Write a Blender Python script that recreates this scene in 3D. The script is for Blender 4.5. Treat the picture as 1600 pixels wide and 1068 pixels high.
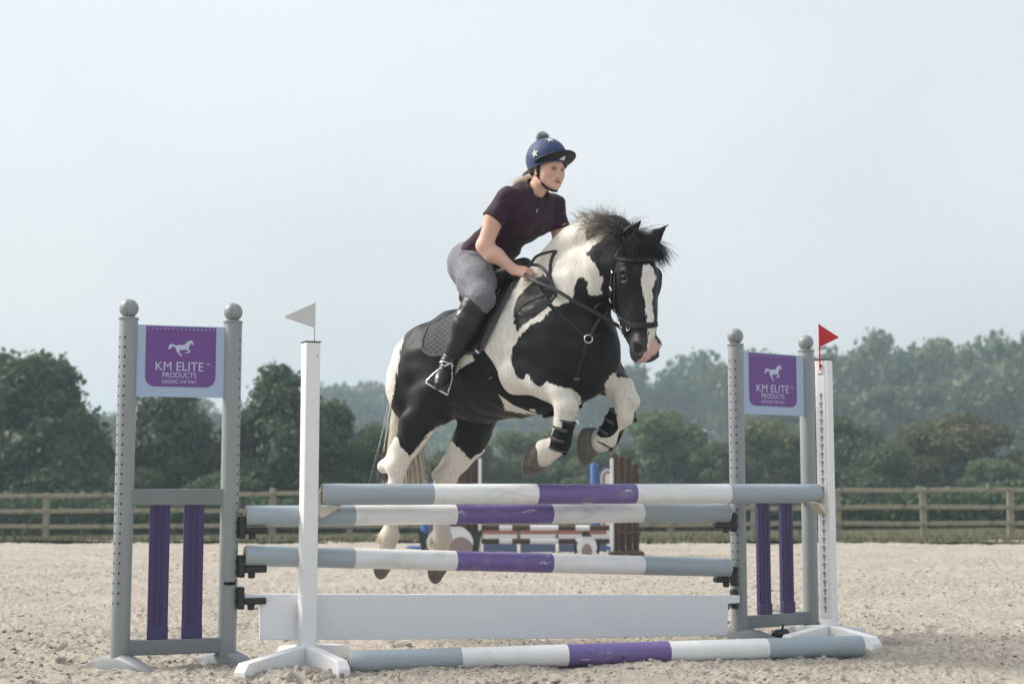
import bpy, bmesh, math, random
import numpy as np
from mathutils import Vector, Matrix

random.seed(7); RNG = np.random.default_rng(7)
for o in list(bpy.data.objects): bpy.data.objects.remove(o)
SC = bpy.context.scene
COL = SC.collection

# ------------------------------------------------------------------ camera
FPX = 2300.0                       # focal length in pixels of the 1600 px wide photograph
PITCH = math.atan(228 / FPX)       # horizon lies 228 px under the picture centre
CAM_H = 0.9
cam_d = bpy.data.cameras.new('camera'); cam = bpy.data.objects.new('camera', cam_d); COL.objects.link(cam)
cam.location = (0, 0, CAM_H); cam.rotation_euler = (math.pi / 2 + PITCH, 0, 0)
cam_d.sensor_width = 36; cam_d.lens = 36 * FPX / 1600
cam_d.clip_start = 0.1; cam_d.clip_end = 3000
cam_d.dof.use_dof = True; cam_d.dof.focus_distance = 8.1; cam_d.dof.aperture_fstop = 2.5
SC.camera = cam

# ------------------------------------------------------------------ light: hazy overcast, soft sun behind left
SUN_EL, SUN_AZ = math.radians(42), math.radians(-78)      # azimuth from +Y (away from camera), negative = left
w = bpy.data.worlds.new('World'); SC.world = w; w.use_nodes = True
nt = w.node_tree; nt.nodes.clear()
wo = nt.nodes.new('ShaderNodeOutputWorld'); bg = nt.nodes.new('ShaderNodeBackground')
sky = nt.nodes.new('ShaderNodeTexSky'); sky.sky_type = 'NISHITA'; sky.sun_disc = False
sky.sun_elevation = SUN_EL; sky.sun_rotation = SUN_AZ; sky.air_density = 1.0; sky.dust_density = 10.0; sky.ozone_density = 1.0
mix = nt.nodes.new('ShaderNodeMix'); mix.data_type = 'RGBA'
mix.inputs[0].default_value = 0.64
# thin uneven stratus veil in front of the clear sky
tcw = nt.nodes.new('ShaderNodeTexCoord'); mpw = nt.nodes.new('ShaderNodeMapping'); mpw.inputs['Scale'].default_value = (1, 1, 1.6); mpw.inputs['Location'].default_value = (0, 0, 0); nzw = nt.nodes.new('ShaderNodeTexNoise')
nzw.inputs['Scale'].default_value = 1.5; nzw.inputs['Detail'].default_value = 3.0; nzw.inputs['Roughness'].default_value = .45; nt.links.new(tcw.outputs['Generated'], mpw.inputs[0]); nt.links.new(mpw.outputs[0], nzw.inputs['Vector'])
veil = nt.nodes.new('ShaderNodeMix'); veil.data_type = 'RGBA'; veil.inputs[6].default_value = (4.3, 4.9, 5.55, 1); veil.inputs[7].default_value = (6.9, 7.1, 7.25, 1)
rgw = nt.nodes.new('ShaderNodeMapRange'); rgw.inputs['From Min'].default_value = .3; rgw.inputs['From Max'].default_value = .7; nt.links.new(nzw.outputs['Fac'], rgw.inputs['Value']); nt.links.new(rgw.outputs[0], veil.inputs[0]); nt.links.new(veil.outputs[2], mix.inputs[7])
nt.links.new(sky.outputs[0], mix.inputs[6]); nt.links.new(mix.outputs[2], bg.inputs[0])
bg.inputs[1].default_value = 0.1
nt.links.new(bg.outputs[0], wo.inputs[0])
sd = bpy.data.lights.new('sun', 'SUN'); sun = bpy.data.objects.new('sun', sd); COL.objects.link(sun)
sd.energy = 2.5; sd.angle = math.radians(22); sd.color = (1.0, 0.965, 0.91)
sdir = Vector((math.sin(SUN_AZ) * math.cos(SUN_EL), math.cos(SUN_AZ) * math.cos(SUN_EL), math.sin(SUN_EL)))
sun.rotation_euler = sdir.to_track_quat('Z', 'Y').to_euler(); sun.location = sdir * 30
SC.view_settings.view_transform = 'Standard'; SC.view_settings.look = 'None'
SC.view_settings.exposure = 0.72; SC.view_settings.gamma = 1.0; SC.view_settings.use_curve_mapping = False
SC.cycles.use_denoising = True
SC.cycles.volume_bounces = 2; SC.cycles.max_bounces = 8; SC.cycles.transparent_max_bounces = 16

# ------------------------------------------------------------------ pixel -> place helpers
_fw = np.array([0, math.cos(PITCH), math.sin(PITCH)]); _up = np.array([0, -math.sin(PITCH), math.cos(PITCH)])
_rt = np.array([1.0, 0, 0]); _C = np.array([0, 0, CAM_H])
def ray(x, y): return _fw + _rt * (x - 800) / FPX + _up * (534 - y) / FPX
def ground(x, y, z=0.0):
    d = ray(x, y); return _C + d * (z - CAM_H) / d[2]
def at_depth(x, y, Y):
    d = ray(x, y); return _C + d * Y / d[1]
def height_at(p, y):
    d = _fw + _up * (534 - y) / FPX; return CAM_H + p[1] * d[2] / d[1]
def project(P):
    v = np.asarray(P) - _C; z = v @ _fw
    return np.stack([800 + FPX * (v @ _rt) / z, 534 - FPX * (v @ _up) / z], -1)
def unit(v): v = np.asarray(v, float); return v / np.linalg.norm(v)

# ------------------------------------------------------------------ materials
MATS = {}
def hexlin(h):
    c = [int(h[i:i + 2], 16) / 255 for i in (0, 2, 4)]
    return tuple((v / 12.92 if v <= .04045 else ((v + .055) / 1.055) ** 2.4) for v in c)
def mat(name, col, rough=.6, spec=.4, metal=0., var=.12, vscale=6., bump=0., bscale=60., sheen=0., dirt=None, dirt_amt=0., dscale=14., coat=0., stretch=(1, 1, 1)):
    if name in MATS: return MATS[name]
    m = bpy.data.materials.new(name); m.use_nodes = True; n = m.node_tree.nodes; L = m.node_tree.links
    b = n['Principled BSDF']; b.inputs['Roughness'].default_value = rough; b.inputs['Metallic'].default_value = metal
    b.inputs['Specular IOR Level'].default_value = spec; b.inputs['Coat Weight'].default_value = coat
    if sheen: b.inputs['Sheen Weight'].default_value = sheen; b.inputs['Sheen Roughness'].default_value = .5
    tc = n.new('ShaderNodeTexCoord'); mp = n.new('ShaderNodeMapping'); mp.inputs['Scale'].default_value = stretch
    L.new(tc.outputs['Object'], mp.inputs[0])
    no = n.new('ShaderNodeTexNoise'); no.inputs['Scale'].default_value = vscale; no.inputs['Detail'].default_value = 5
    L.new(mp.outputs[0], no.inputs['Vector'])
    mx = n.new('ShaderNodeMix'); mx.data_type = 'RGBA'
    mx.inputs[6].default_value = (*[c * (1 - var) for c in col], 1); mx.inputs[7].default_value = (*[min(1, c * (1 + var)) for c in col], 1)
    L.new(no.outputs['Fac'], mx.inputs[0]); out = mx.outputs[2]
    if dirt:
        d = n.new('ShaderNodeTexNoise'); d.inputs['Scale'].default_value = dscale; d.inputs['Detail'].default_value = 8; d.inputs['Roughness'].default_value = .7
        L.new(mp.outputs[0], d.inputs['Vector'])
        r = n.new('ShaderNodeMapRange'); t = .5 + .22 * (1 - dirt_amt)
        r.inputs['From Min'].default_value = t - .03; r.inputs['From Max'].default_value = t + .05; r.inputs['To Max'].default_value = .85
        L.new(d.outputs['Fac'], r.inputs['Value'])
        m2 = n.new('ShaderNodeMix'); m2.data_type = 'RGBA'; m2.inputs[7].default_value = (*dirt, 1)
        L.new(r.outputs[0], m2.inputs[0]); L.new(out, m2.inputs[6]); out = m2.outputs[2]
    L.new(out, b.inputs['Base Color'])
    if bump:
        bn = n.new('ShaderNodeTexNoise'); bn.inputs['Scale'].default_value = bscale; bn.inputs['Detail'].default_value = 4
        L.new(mp.outputs[0], bn.inputs['Vector']); bp = n.new('ShaderNodeBump'); bp.inputs['Strength'].default_value = bump; bp.inputs['Distance'].default_value = .01
        L.new(bn.outputs['Fac'], bp.inputs['Height']); L.new(bp.outputs[0], b.inputs['Normal'])
    MATS[name] = m; return m

# ------------------------------------------------------------------ object helpers
def props(o, label=None, cat=None, group=None, kind=None):
    for k, v in (('label', label), ('category', cat), ('group', group), ('kind', kind)):
        if v: o[k] = v
    return o
def thing(name, loc, label, cat, group=None):
    o = bpy.data.objects.new(name, None); COL.objects.link(o); o.location = Vector(loc); o.empty_display_size = .1
    return props(o, label, cat, group)
def root_loc(o):
    v = Vector((0, 0, 0))
    while o is not None: v = v + o.location; o = o.parent
    return np.array(v)
def mesh_obj(name, V, F, m, parent=None, smooth=30, loc=None, me=None, edges=()):
    if me is None:
        V = np.asarray(V, float); base = root_loc(parent) if parent is not None else np.zeros(3)
        if loc is not None: base = base + (np.asarray(loc) - base)      # loc is a world place
        me = bpy.data.meshes.new(name); me.from_pydata((V - base).tolist(), list(edges), [list(map(int, f)) for f in F]); me.update()
        if smooth is not None:
            me.polygons.foreach_set('use_smooth', [True] * len(me.polygons))
            if smooth < 180: me.set_sharp_from_angle(angle=math.radians(smooth))
        for mm in (m if isinstance(m, (list, tuple)) else [m]): me.materials.append(mm)
    o = bpy.data.objects.new(name, me); COL.objects.link(o)
    if parent is not None:
        o.parent = parent
        if loc is not None: o.location = Vector(np.asarray(loc) - root_loc(parent))
    elif loc is not None: o.location = Vector(loc)
    return o
def frame(z, xh=(1, 0, 0)):
    z = unit(z); xh = np.asarray(xh, float)
    if abs(z @ unit(xh)) > .95: xh = np.array([0, 1., 0])
    x = unit(xh - z * (z @ xh)); return x, np.cross(z, x), z

class MB:
    """collects shapes in world coordinates, build() links them as ONE mesh object"""
    def __init__(s): s.V = []; s.F = []; s.n = 0
    def add(s, V, F):
        V = np.asarray(V, float); s.V.append(V); s.F += [[i + s.n for i in f] for f in F]; s.n += len(V); return s
    def box(s, c, size, R=None):
        a = np.array(size) / 2; V = np.array([[x, y, z] for x in (-1, 1) for y in (-1, 1) for z in (-1, 1)]) * a
        if R is not None: V = V @ np.asarray(R).T
        return s.add(V + np.asarray(c), [[0, 1, 3, 2], [4, 6, 7, 5], [0, 4, 5, 1], [2, 3, 7, 6], [0, 2, 6, 4], [1, 5, 7, 3]])
    def cyl(s, a, b, ra, rb=None, n=16, caps=True, xh=(1, 0, 0)):
        return s.tube([a, b], [ra, ra if rb is None else rb], n, caps)
    def tube(s, path, r, n=8, caps=True, flat=None, flat_axis=None):
        path = np.asarray(path, float); k = len(path); r = np.full(k, r) if np.isscalar(r) else np.asarray(r, float)
        T = np.gradient(path, axis=0) if k > 2 else np.tile(path[1] - path[0], (2, 1))
        T /= np.linalg.norm(T, axis=1)[:, None] + 1e-12
        x = np.array([1., 0, 0]) if flat_axis is None else np.asarray(flat_axis, float)
        if abs(T[0] @ unit(x)) > .9: x = np.array([0, 0, 1.]) if abs(T[0][2]) < .9 else np.array([0, 1., 0])
        V = []; an = np.arange(n) / n * 2 * np.pi
        for i in range(k):
            if flat_axis is not None and abs(T[i] @ unit(flat_axis)) < .97: x = np.asarray(flat_axis, float)
            x = x - T[i] * (x @ T[i]); x = unit(x); y = np.cross(T[i], x)
            fl = 1 if flat is None else flat
            V.append(path[i] + r[i] * (np.cos(an)[:, None] * x * fl + np.sin(an)[:, None] * y))
        V = np.concatenate(V); F = []
        for i in range(k - 1):
            for j in range(n):
                j2 = (j + 1) % n; F.append([i * n + j, i * n + j2, (i + 1) * n + j2, (i + 1) * n + j])
        if caps: F.append(list(range(n))[::-1]); F.append([(k - 1) * n + j for j in range(n)])
        return s.add(V, F)
    def sphere(s, c, r, nu=16, nv=10, sc=(1, 1, 1), R=None):
        V = [[0, 0, 1]]; F = []
        for i in range(1, nv):
            th = np.pi * i / nv
            for j in range(nu): ph = 2 * np.pi * j / nu; V.append([np.sin(th) * np.cos(ph), np.sin(th) * np.sin(ph), np.cos(th)])
        V.append([0, 0, -1]); e = len(V) - 1
        for j in range(nu):
            j2 = (j + 1) % nu; F.append([0, 1 + j, 1 + j2]); F.append([e, 1 + (nv - 2) * nu + j2, 1 + (nv - 2) * nu + j])
            for i in range(nv - 2): F.append([1 + i * nu + j, 1 + (i + 1) * nu + j, 1 + (i + 1) * nu + j2, 1 + i * nu + j2])
        V = np.array(V) * r * np.array(sc)
        if R is not None: V = V @ np.asarray(R).T
        return s.add(V + np.asarray(c), F)
    def prism(s, poly, o, ex, ey, t):
        """2-D outline poly in the frame o,ex,ey, thickness t centred, ends filled"""
        ez = np.cross(ex, ey); P = np.array([np.asarray(o) + np.asarray(ex) * p[0] + np.asarray(ey) * p[1] for p in poly]); n = len(P)
        V = np.concatenate([P + ez * t / 2, P - ez * t / 2])
        F = [list(range(n)), list(range(2 * n - 1, n - 1, -1))] + [[i, n + i, n + (i + 1) % n, (i + 1) % n] for i in range(n)]
        return s.add(V, F)
    def build(s, name, m, parent=None, smooth=30, bevel=0, seg=2, loc=None):
        o = mesh_obj(name, np.concatenate(s.V), s.F, m, parent, smooth, loc)
        if bevel:
            b = o.modifiers.new('bevel', 'BEVEL'); b.width = bevel; b.segments = seg; b.limit_method = 'ANGLE'; b.angle_limit = math.radians(40)
        return o
def Rz(a): c, s = math.cos(a), math.sin(a); return np.array([[c, -s, 0], [s, c, 0], [0, 0, 1.]])
# ================================================================== ground
def vnoise(x, y, seed):
    r = np.random.default_rng(seed); T = r.random((256, 256)).astype(np.float32)
    xi = np.floor(x).astype(int); yi = np.floor(y).astype(int); fx = x - xi; fy = y - yi
    fx = fx * fx * (3 - 2 * fx); fy = fy * fy * (3 - 2 * fy)
    a = T[xi & 255, yi & 255]; b = T[(xi + 1) & 255, yi & 255]; c = T[xi & 255, (yi + 1) & 255]; d = T[(xi + 1) & 255, (yi + 1) & 255]
    return (a * (1 - fx) + b * fx) * (1 - fy) + (c * (1 - fx) + d * fx) * fy
def sand_h(x, y):
    ca, sa = .83, .56; u = x * ca - y * sa; v = x * sa + y * ca
    h = .030 * (vnoise(u * 1.3, v * 1.3, 1) - .5) + .022 * (vnoise(u * 3.7 + 9, v * 3.7, 2) - .5)
    p = vnoise(x * 7.5 + 3, y * 7.5, 3); h = h - .028 * np.clip(p - .62, 0, 1) * 2.2                     # hoof hollows
    c1 = vnoise(u * 34, v * 34, 4); c2 = vnoise(x * 62 + 5, y * 62, 5); c3 = vnoise(u * 80, v * 80 + 7, 6)
    rough = .38 + .95 * vnoise(x * 2.1 + 40, y * 2.1, 8)
    return h + rough * (.024 * np.clip(c1 - .42, 0, 1) + .026 * np.clip(c2 - .42, 0, 1) + .010 * (c3 - .5))
def grid_mesh(name, X, Y, Z, m, smooth=True):
    R, Cn = X.shape; V = np.stack([X, Y, Z], -1).reshape(-1, 3).astype(np.float32)
    i = np.arange(R - 1)[:, None] * Cn + np.arange(Cn - 1)[None]; q = np.stack([i, i + 1, i + Cn + 1, i + Cn], -1).reshape(-1, 4)
    return fast_mesh(name, V, q, m, smooth)
def fast_mesh(name, V, Q, m, smooth=True):
    me = bpy.data.meshes.new(name); k = Q.shape[1]; me.vertices.add(len(V)); me.vertices.foreach_set('co', np.asarray(V, np.float32).ravel())
    me.loops.add(Q.size); me.loops.foreach_set('vertex_index', Q.ravel().astype(np.int32))
    me.polygons.add(len(Q)); me.polygons.foreach_set('loop_start', (np.arange(len(Q)) * k).astype(np.int32))
    if smooth: me.polygons.foreach_set('use_smooth', np.ones(len(Q), bool))
    for mm in (m if isinstance(m, (list, tuple)) else [m]): me.materials.append(mm)
    me.update(calc_edges=True); me.validate(); return me

def sand_material():
    m = bpy.data.materials.new('arena_sand'); m.use_nodes = True; n = m.node_tree.nodes; L = m.node_tree.links; b = n['Principled BSDF']
    b.inputs['Roughness'].default_value = .95; b.inputs['Specular IOR Level'].default_value = .1
    tc = n.new('ShaderNodeTexCoord')
    def noise(s, d=6, r=.6):
        t = n.new('ShaderNodeTexNoise'); t.inputs['Scale'].default_value = s; t.inputs['Detail'].default_value = d; t.inputs['Roughness'].default_value = r
        L.new(tc.outputs['Object'], t.inputs['Vector']); return t.outputs['Fac']
    def mixc(f, a, bb):
        x = n.new('ShaderNodeMix'); x.data_type = 'RGBA'; L.new(f, x.inputs[0])
        for i, v in ((6, a), (7, bb)):
            if isinstance(v, tuple): x.inputs[i].default_value = (*v, 1)
            else: L.new(v, x.inputs[i])
        return x.outputs[2]
    def ramp(f, a, c):
        r = n.new('ShaderNodeMapRange'); r.inputs['From Min'].default_value = a; r.inputs['From Max'].default_value = c; L.new(f, r.inputs['Value']); return r.outputs[0]
    c = mixc(ramp(noise(1.1, 4), .3, .7), (.37, .333, .28), (.455, .414, .355))
    c = mixc(ramp(noise(30, 8, .75), .50, .62), c, (.29, .25, .205))            # darker clods
    c = mixc(ramp(noise(150, 3), .58, .72), c, (.50, .465, .42))
    c = mixc(ramp(noise(60, 4, .7), .60, .67), c, (.125, .095, .07))               # small dark brown specks
    L.new(c, b.inputs['Base Color'])
    bp = n.new('ShaderNodeBump'); bp.inputs['Strength'].default_value = .8; bp.inputs['Distance'].default_value = .012
    L.new(noise(70, 8, .7), bp.inputs['Height']); L.new(bp.outputs[0], b.inputs['Normal']); return m
M_SAND = sand_material()
yr = np.concatenate([np.linspace(-40, 4.2, 14), np.arange(4.6, 10.2, .0125), 10.2 * np.power(25.2 / 10.2, np.linspace(0, 1, 300))])
us = np.linspace(-1, 1, 620); uo = np.array([1.15, 1.5, 2.4, 5, 12])
u = np.concatenate([-uo[::-1], us, uo]); U, YY = np.meshgrid(u, yr); XX = U * np.maximum(.375 * YY + .35, 2.5)
ZZ = sand_h(XX, YY)
ZZ += .0035 * np.sin((XX * .9 + YY * .42) * 2 * np.pi / .21) * vnoise(XX * .6, YY * .6, 51)                # harrow lines
hr = np.random.default_rng(77)
for _ in range(210):                                                                                            # hoof prints
    hy_ = 5.6 + 15 * hr.random() ** 1.4; hx_ = (hr.random() * 2 - 1) * (.36 * hy_ + .3); ha = hr.random() * 6.28; i0, i1 = np.searchsorted(yr, [hy_ - .14, hy_ + .14])
    dx_ = XX[i0:i1] - hx_; dy_ = YY[i0:i1] - hy_; a_ = dx_ * math.cos(ha) + dy_ * math.sin(ha); b_ = -dx_ * math.sin(ha) + dy_ * math.cos(ha); rr_ = np.sqrt((a_ / .075) ** 2 + (b_ / .065) ** 2)
    ZZ[i0:i1] += -.026 * np.exp(-rr_ ** 4) + .016 * np.exp(-((rr_ - 1.35) / .25) ** 2) * (.4 + .6 * (a_ < 0))
sand = bpy.data.objects.new('arena_sand', grid_mesh('arena_sand', XX, YY, ZZ, M_SAND)); COL.objects.link(sand); props(sand, 'pale beige riding arena sand, trodden and clumpy', 'sand', kind='structure')
sand.location.z = 0

# loose clods lying on the sand: nobody could count them
ico_t = (1 + 5 ** .5) / 2
ICO_V = np.array([[-1, ico_t, 0], [1, ico_t, 0], [-1, -ico_t, 0], [1, -ico_t, 0], [0, -1, ico_t], [0, 1, ico_t], [0, -1, -ico_t], [0, 1, -ico_t], [ico_t, 0, -1], [ico_t, 0, 1], [-ico_t, 0, -1], [-ico_t, 0, 1]]) / 1.902
ICO_F = np.array([[0, 11, 5], [0, 5, 1], [0, 1, 7], [0, 7, 10], [0, 10, 11], [1, 5, 9], [5, 11, 4], [11, 10, 2], [10, 7, 6], [7, 1, 8], [3, 9, 4], [3, 4, 2], [3, 2, 6], [3, 6, 8], [3, 8, 9], [4, 9, 5], [2, 4, 11], [6, 2, 10], [8, 6, 7], [9, 8, 1]])
nc = 26000
cy = 5.2 + (20 - 5.2) * RNG.random(nc) ** 2.0; cx = (RNG.random(nc) * 2 - 1) * (.4 * cy + .5)
keep = vnoise(cx * 1.7, cy * 1.7, 21) + .25 * RNG.random(nc) > .55; cx, cy = cx[keep], cy[keep]; nc = len(cx)
cr = .0028 + .010 * RNG.random(nc) ** 5 + .003 * RNG.random(nc)
V = ICO_V[None] * (1 + .5 * (RNG.random((nc, 12, 1)) - .5)) * (cr[:, None] * (.7 + .6 * RNG.random((nc, 3))))[:, None, :] * np.array([1.25, 1.25, .75])
V = V + np.stack([cx, cy, sand_h(cx, cy) + cr * .25], -1)[:, None]
Q = (ICO_F[None] + (np.arange(nc) * 12)[:, None, None]).reshape(-1, 3)
cl = bpy.data.objects.new('sand_clods', fast_mesh('sand_clods', V.reshape(-1, 3), Q, M_SAND)); COL.objects.link(cl)
props(cl, 'small loose clods of sand scattered over the arena', 'clods', kind='stuff')

# grass verge and field behind the arena
def field_z(x, y):
    drop = .205 - .006 * np.clip(x, -16, 16)
    t = np.clip((y - 24.2) / 5.5, 0, 1); return .03 - (drop + .03) * t * t * (3 - 2 * t)
M_GRASS = mat('meadow_grass', (.085, .088, .05), .95, .1, var=.45, vscale=.9, bump=.6, bscale=18, dirt=(.16, .13, .075), dirt_amt=.7, dscale=2.2)
yr = np.concatenate([np.linspace(24.1, 40, 90), 40 * np.power(20., np.linspace(.03, 1, 30))]); u = np.concatenate([[-40, -12, -4], np.linspace(-1.6, 1.6, 120), [4, 12, 40]])
U, YY = np.meshgrid(u, yr); XX = U * 20.0
ZZ = field_z(XX, YY) + .05 * (vnoise(XX * 1.7, YY * 1.7, 31) - .5)
fo = bpy.data.objects.new('grass_field', grid_mesh('grass_field', XX, YY, ZZ, M_GRASS)); COL.objects.link(fo); props(fo, 'rough grass verge and field behind the arena', 'grass', kind='structure')
# blades along the verge
nb = 16000
by = 24.15 + 11 * RNG.random(nb) ** 1.6; bx = (RNG.random(nb) * 2 - 1) * 18
hh = (.05 + .10 * RNG.random(nb)) * (.5 + 1.0 * vnoise(bx * .9, by * .9, 33)); wd = .007 + .009 * RNG.random(nb)
a = RNG.random(nb) * 2 * np.pi; ln = RNG.random(nb) * .6 * hh; base = np.stack([bx, by, field_z(bx, by) - .02], -1)
dx = np.stack([np.cos(a), np.sin(a), 0 * a], -1); dl = np.stack([-np.sin(a), np.cos(a), 0 * a], -1)
V = np.stack([base - dx * wd[:, None], base + dx * wd[:, None], base + dl * ln[:, None] + np.array([0, 0, 1]) * hh[:, None]], 1).reshape(-1, 3)
M_BLADE = mat('grass_blades', (.115, .112, .062), .8, .2, var=.5, vscale=.7)
go = bpy.data.objects.new('verge_grass', fast_mesh('verge_grass', V, np.arange(nb * 3).reshape(-1, 3), M_BLADE, False)); COL.objects.link(go)
props(go, 'tufts of dry grass along the arena edge and under the fence', 'grass', kind='stuff')

# ================================================================== post and rail fence
M_WOOD = mat('weathered_wood', (.33, .285, .21), .85, .2, var=.35, vscale=5, bump=.5, bscale=30, stretch=(1, 1, 1), dirt=(.13, .13, .075), dirt_amt=.6, dscale=3)
fA = np.array([-24.8, 35.8]); fB = np.array([24.8, 29.4]); fl = np.linalg.norm(fB - fA); fd = (fB - fA) / fl
fz = lambda p: float(field_z(np.array(p[0]), np.array(p[1])))
fence = thing('post_and_rail_fence', (*(fA * .5 + fB * .5), fz(fA * .5 + fB * .5)), 'weathered three-rail wooden fence running along the far edge of the arena', 'fence')
POST = 1.78; npst = int(fl / POST) + 1; pm = None; rm = None
for i in range(npst):
    p = fA + fd * POST * i; z = fz(p); s = .95 + .1 * random.random()
    if pm is None:
        b = MB(); b.box((0, 0, .55 - .1), (.13, .10, 1.28)); po = b.build('post', M_WOOD, None, bevel=.012); pm = po
        po.parent = fence; o = po
    else:
        o = po.copy(); COL.objects.link(o); o.parent = fence
    o.location = Vector((p[0], p[1], z)) - fence.location; o.rotation_euler = (.02 * random.uniform(-1, 1), .015 * random.uniform(-1, 1), math.atan2(fd[1], fd[0]) + .05 * random.uniform(-1, 1)); o.scale = (1, 1, s)
    if i < npst - 1:
        q = fA + fd * POST * (i + 1); zq = fz(q); nrm = np.array([fd[1], -fd[0]]) * .068
        for h in (.30, .64, 1.0):
            j1, j2 = random.uniform(-.018, .018), random.uniform(-.018, .018)
            if rm is None:
                b = MB(); b.box((0, 0, 0), (POST - .012, .035, .095)); rm = b.build('rail', M_WOOD, None, bevel=.008); r = rm; r.parent = fence
            else: r = rm.copy(); COL.objects.link(r); r.parent = fence
            c = np.array([*((p + q) / 2 + nrm), (z + zq) / 2 + h + (j1 + j2) / 2]); r.location = Vector(c) - fence.location
            r.rotation_euler = (0, -math.atan2(zq + j2 - z - j1, POST), math.atan2(fd[1], fd[0]))

# ================================================================== trees
def leaf_material(name, c1, c2):
    m = bpy.data.materials.new(name); m.use_nodes = True; n = m.node_tree.nodes; L = m.node_tree.links; n.clear()
    out = n.new('ShaderNodeOutputMaterial'); at = n.new('ShaderNodeAttribute'); at.attribute_name = 'tint'
    oi = n.new('ShaderNodeObjectInfo'); hs = n.new('ShaderNodeHueSaturation')
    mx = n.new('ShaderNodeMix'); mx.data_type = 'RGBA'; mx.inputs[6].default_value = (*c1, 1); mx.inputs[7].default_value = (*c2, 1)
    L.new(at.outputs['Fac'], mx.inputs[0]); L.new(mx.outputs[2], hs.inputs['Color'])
    mr = n.new('ShaderNodeMapRange'); mr.inputs['To Min'].default_value = .47; mr.inputs['To Max'].default_value = .52; L.new(oi.outputs['Random'], mr.inputs['Value']); L.new(mr.outputs[0], hs.inputs['Hue'])
    mv = n.new('ShaderNodeMapRange'); mv.inputs['To Min'].default_value = .8; mv.inputs['To Max'].default_value = 1.2; L.new(oi.outputs['Random'], mv.inputs['Value']); L.new(mv.outputs[0], hs.inputs['Value'])
    d = n.new('ShaderNodeBsdfPrincipled'); d.inputs['Roughness'].default_value = .6; d.inputs['Specular IOR Level'].default_value = .25; L.new(hs.outputs[0], d.inputs['Base Color'])
    t = n.new('ShaderNodeBsdfTranslucent'); L.new(hs.outputs[0], t.inputs['Color']); ms = n.new('ShaderNodeMixShader'); ms.inputs[0].default_value = .25
    L.new(d.outputs[0], ms.inputs[1]); L.new(t.outputs[0], ms.inputs[2]); L.new(ms.outputs[0], out.inputs[0]); return m
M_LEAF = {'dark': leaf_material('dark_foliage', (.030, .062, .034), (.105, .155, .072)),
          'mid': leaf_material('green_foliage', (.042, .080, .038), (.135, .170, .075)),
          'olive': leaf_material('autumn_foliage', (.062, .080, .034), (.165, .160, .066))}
M_BARK = mat('tree_bark', (.10, .085, .065), .9, .15, var=.3, vscale=8, bump=.8, bscale=20)
def crown_mesh(kind, seed, nlobe, nleaf, leaf, mt):
    """crown of unit height (z 0..1) and about unit width, made of leaf faces on many uneven lobes"""
    r = np.random.default_rng(seed); L = []
    for i in range(nlobe):
        if kind == 'cone':
            z = .06 + .86 * r.random() ** 1.15; R = .5 * (1 - z) ** .75 * (.75 + .35 * r.random()); rad = .085 + .09 * (1 - z)
        elif kind == 'bush':
            z = .08 + .78 * r.random(); R = .47 * math.sqrt(max(.05, 1 - (max(0, z - .35) / .62) ** 2)) * (.6 + .5 * r.random()); rad = .10 + .07 * r.random()
        else:
            z = .22 + .68 * r.random(); R = .45 * math.sqrt(max(.04, 1 - ((z - .5) / .5) ** 2)) * (.55 + .55 * r.random()); rad = .085 + .08 * r.random()
        a = r.random() * 2 * np.pi; R *= .35 + .65 * r.random() ** .5
        L.append((R * np.cos(a), R * np.sin(a), z, rad * (.7 + .5 * r.random())))
    if kind == 'cone': L.append((0, 0, .93, .06)); L.append((.02, 0, .86, .08))
    L = np.array(L); w_ = L[:, 3] ** 2; li = r.choice(len(L), nleaf, p=w_ / w_.sum())
    dirv = r.normal(size=(nleaf, 3)); dirv[:, 2] += .25; dirv /= np.linalg.norm(dirv, axis=1)[:, None]
    rr = .62 + .5 * r.random(nleaf) ** .7; rr += .25 * (r.random(nleaf) > .93)
    C_ = L[li, :3] + dirv * (L[li, 3] * rr)[:, None] * np.array([1.1, 1.1, .85])
    N = dirv * .7 + r.normal(size=(nleaf, 3)) * .55; N /= np.linalg.norm(N, axis=1)[:, None]
    T = np.cross(N, r.normal(size=(nleaf, 3))); T /= np.linalg.norm(T, axis=1)[:, None] + 1e-9; B = np.cross(N, T)
    s = leaf * (.6 + .8 * r.random(nleaf)); a_ = (T * s[:, None]); b_ = B * (s * .62)[:, None]
    V = np.stack([C_ - a_, C_ + b_ + a_ * .1, C_ + a_, C_ - b_ - a_ * .1], 1).reshape(-1, 3); Q = np.arange(nleaf * 4).reshape(-1, 4)
    tint = np.clip(.35 * r.random(len(L))[li] + .35 * r.random(nleaf) + .35 * (C_[:, 2]), 0, 1)  # random leaf tones plus lighter upper leaves: lit against shaded, put into colour
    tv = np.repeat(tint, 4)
    # blobs with shade in their tint fill lobes, so the crown is not hollow
    IV = (ICO_V[None] * (1 + .35 * (r.random((len(L), 12, 1)) - .5)) * (L[:, 3] * .66)[:, None, None] + L[:, None, :3]).reshape(-1, 3)
    IF = (ICO_F[None] + (np.arange(len(L)) * 12)[:, None, None]).reshape(-1, 3)
    n0 = len(V); V = np.concatenate([V, IV]); me = bpy.data.meshes.new('crown')
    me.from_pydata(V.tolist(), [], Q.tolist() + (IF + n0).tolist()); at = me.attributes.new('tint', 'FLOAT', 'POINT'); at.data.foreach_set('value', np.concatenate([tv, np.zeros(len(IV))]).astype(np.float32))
    me.materials.append(mt); me.update(); return me
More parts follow.
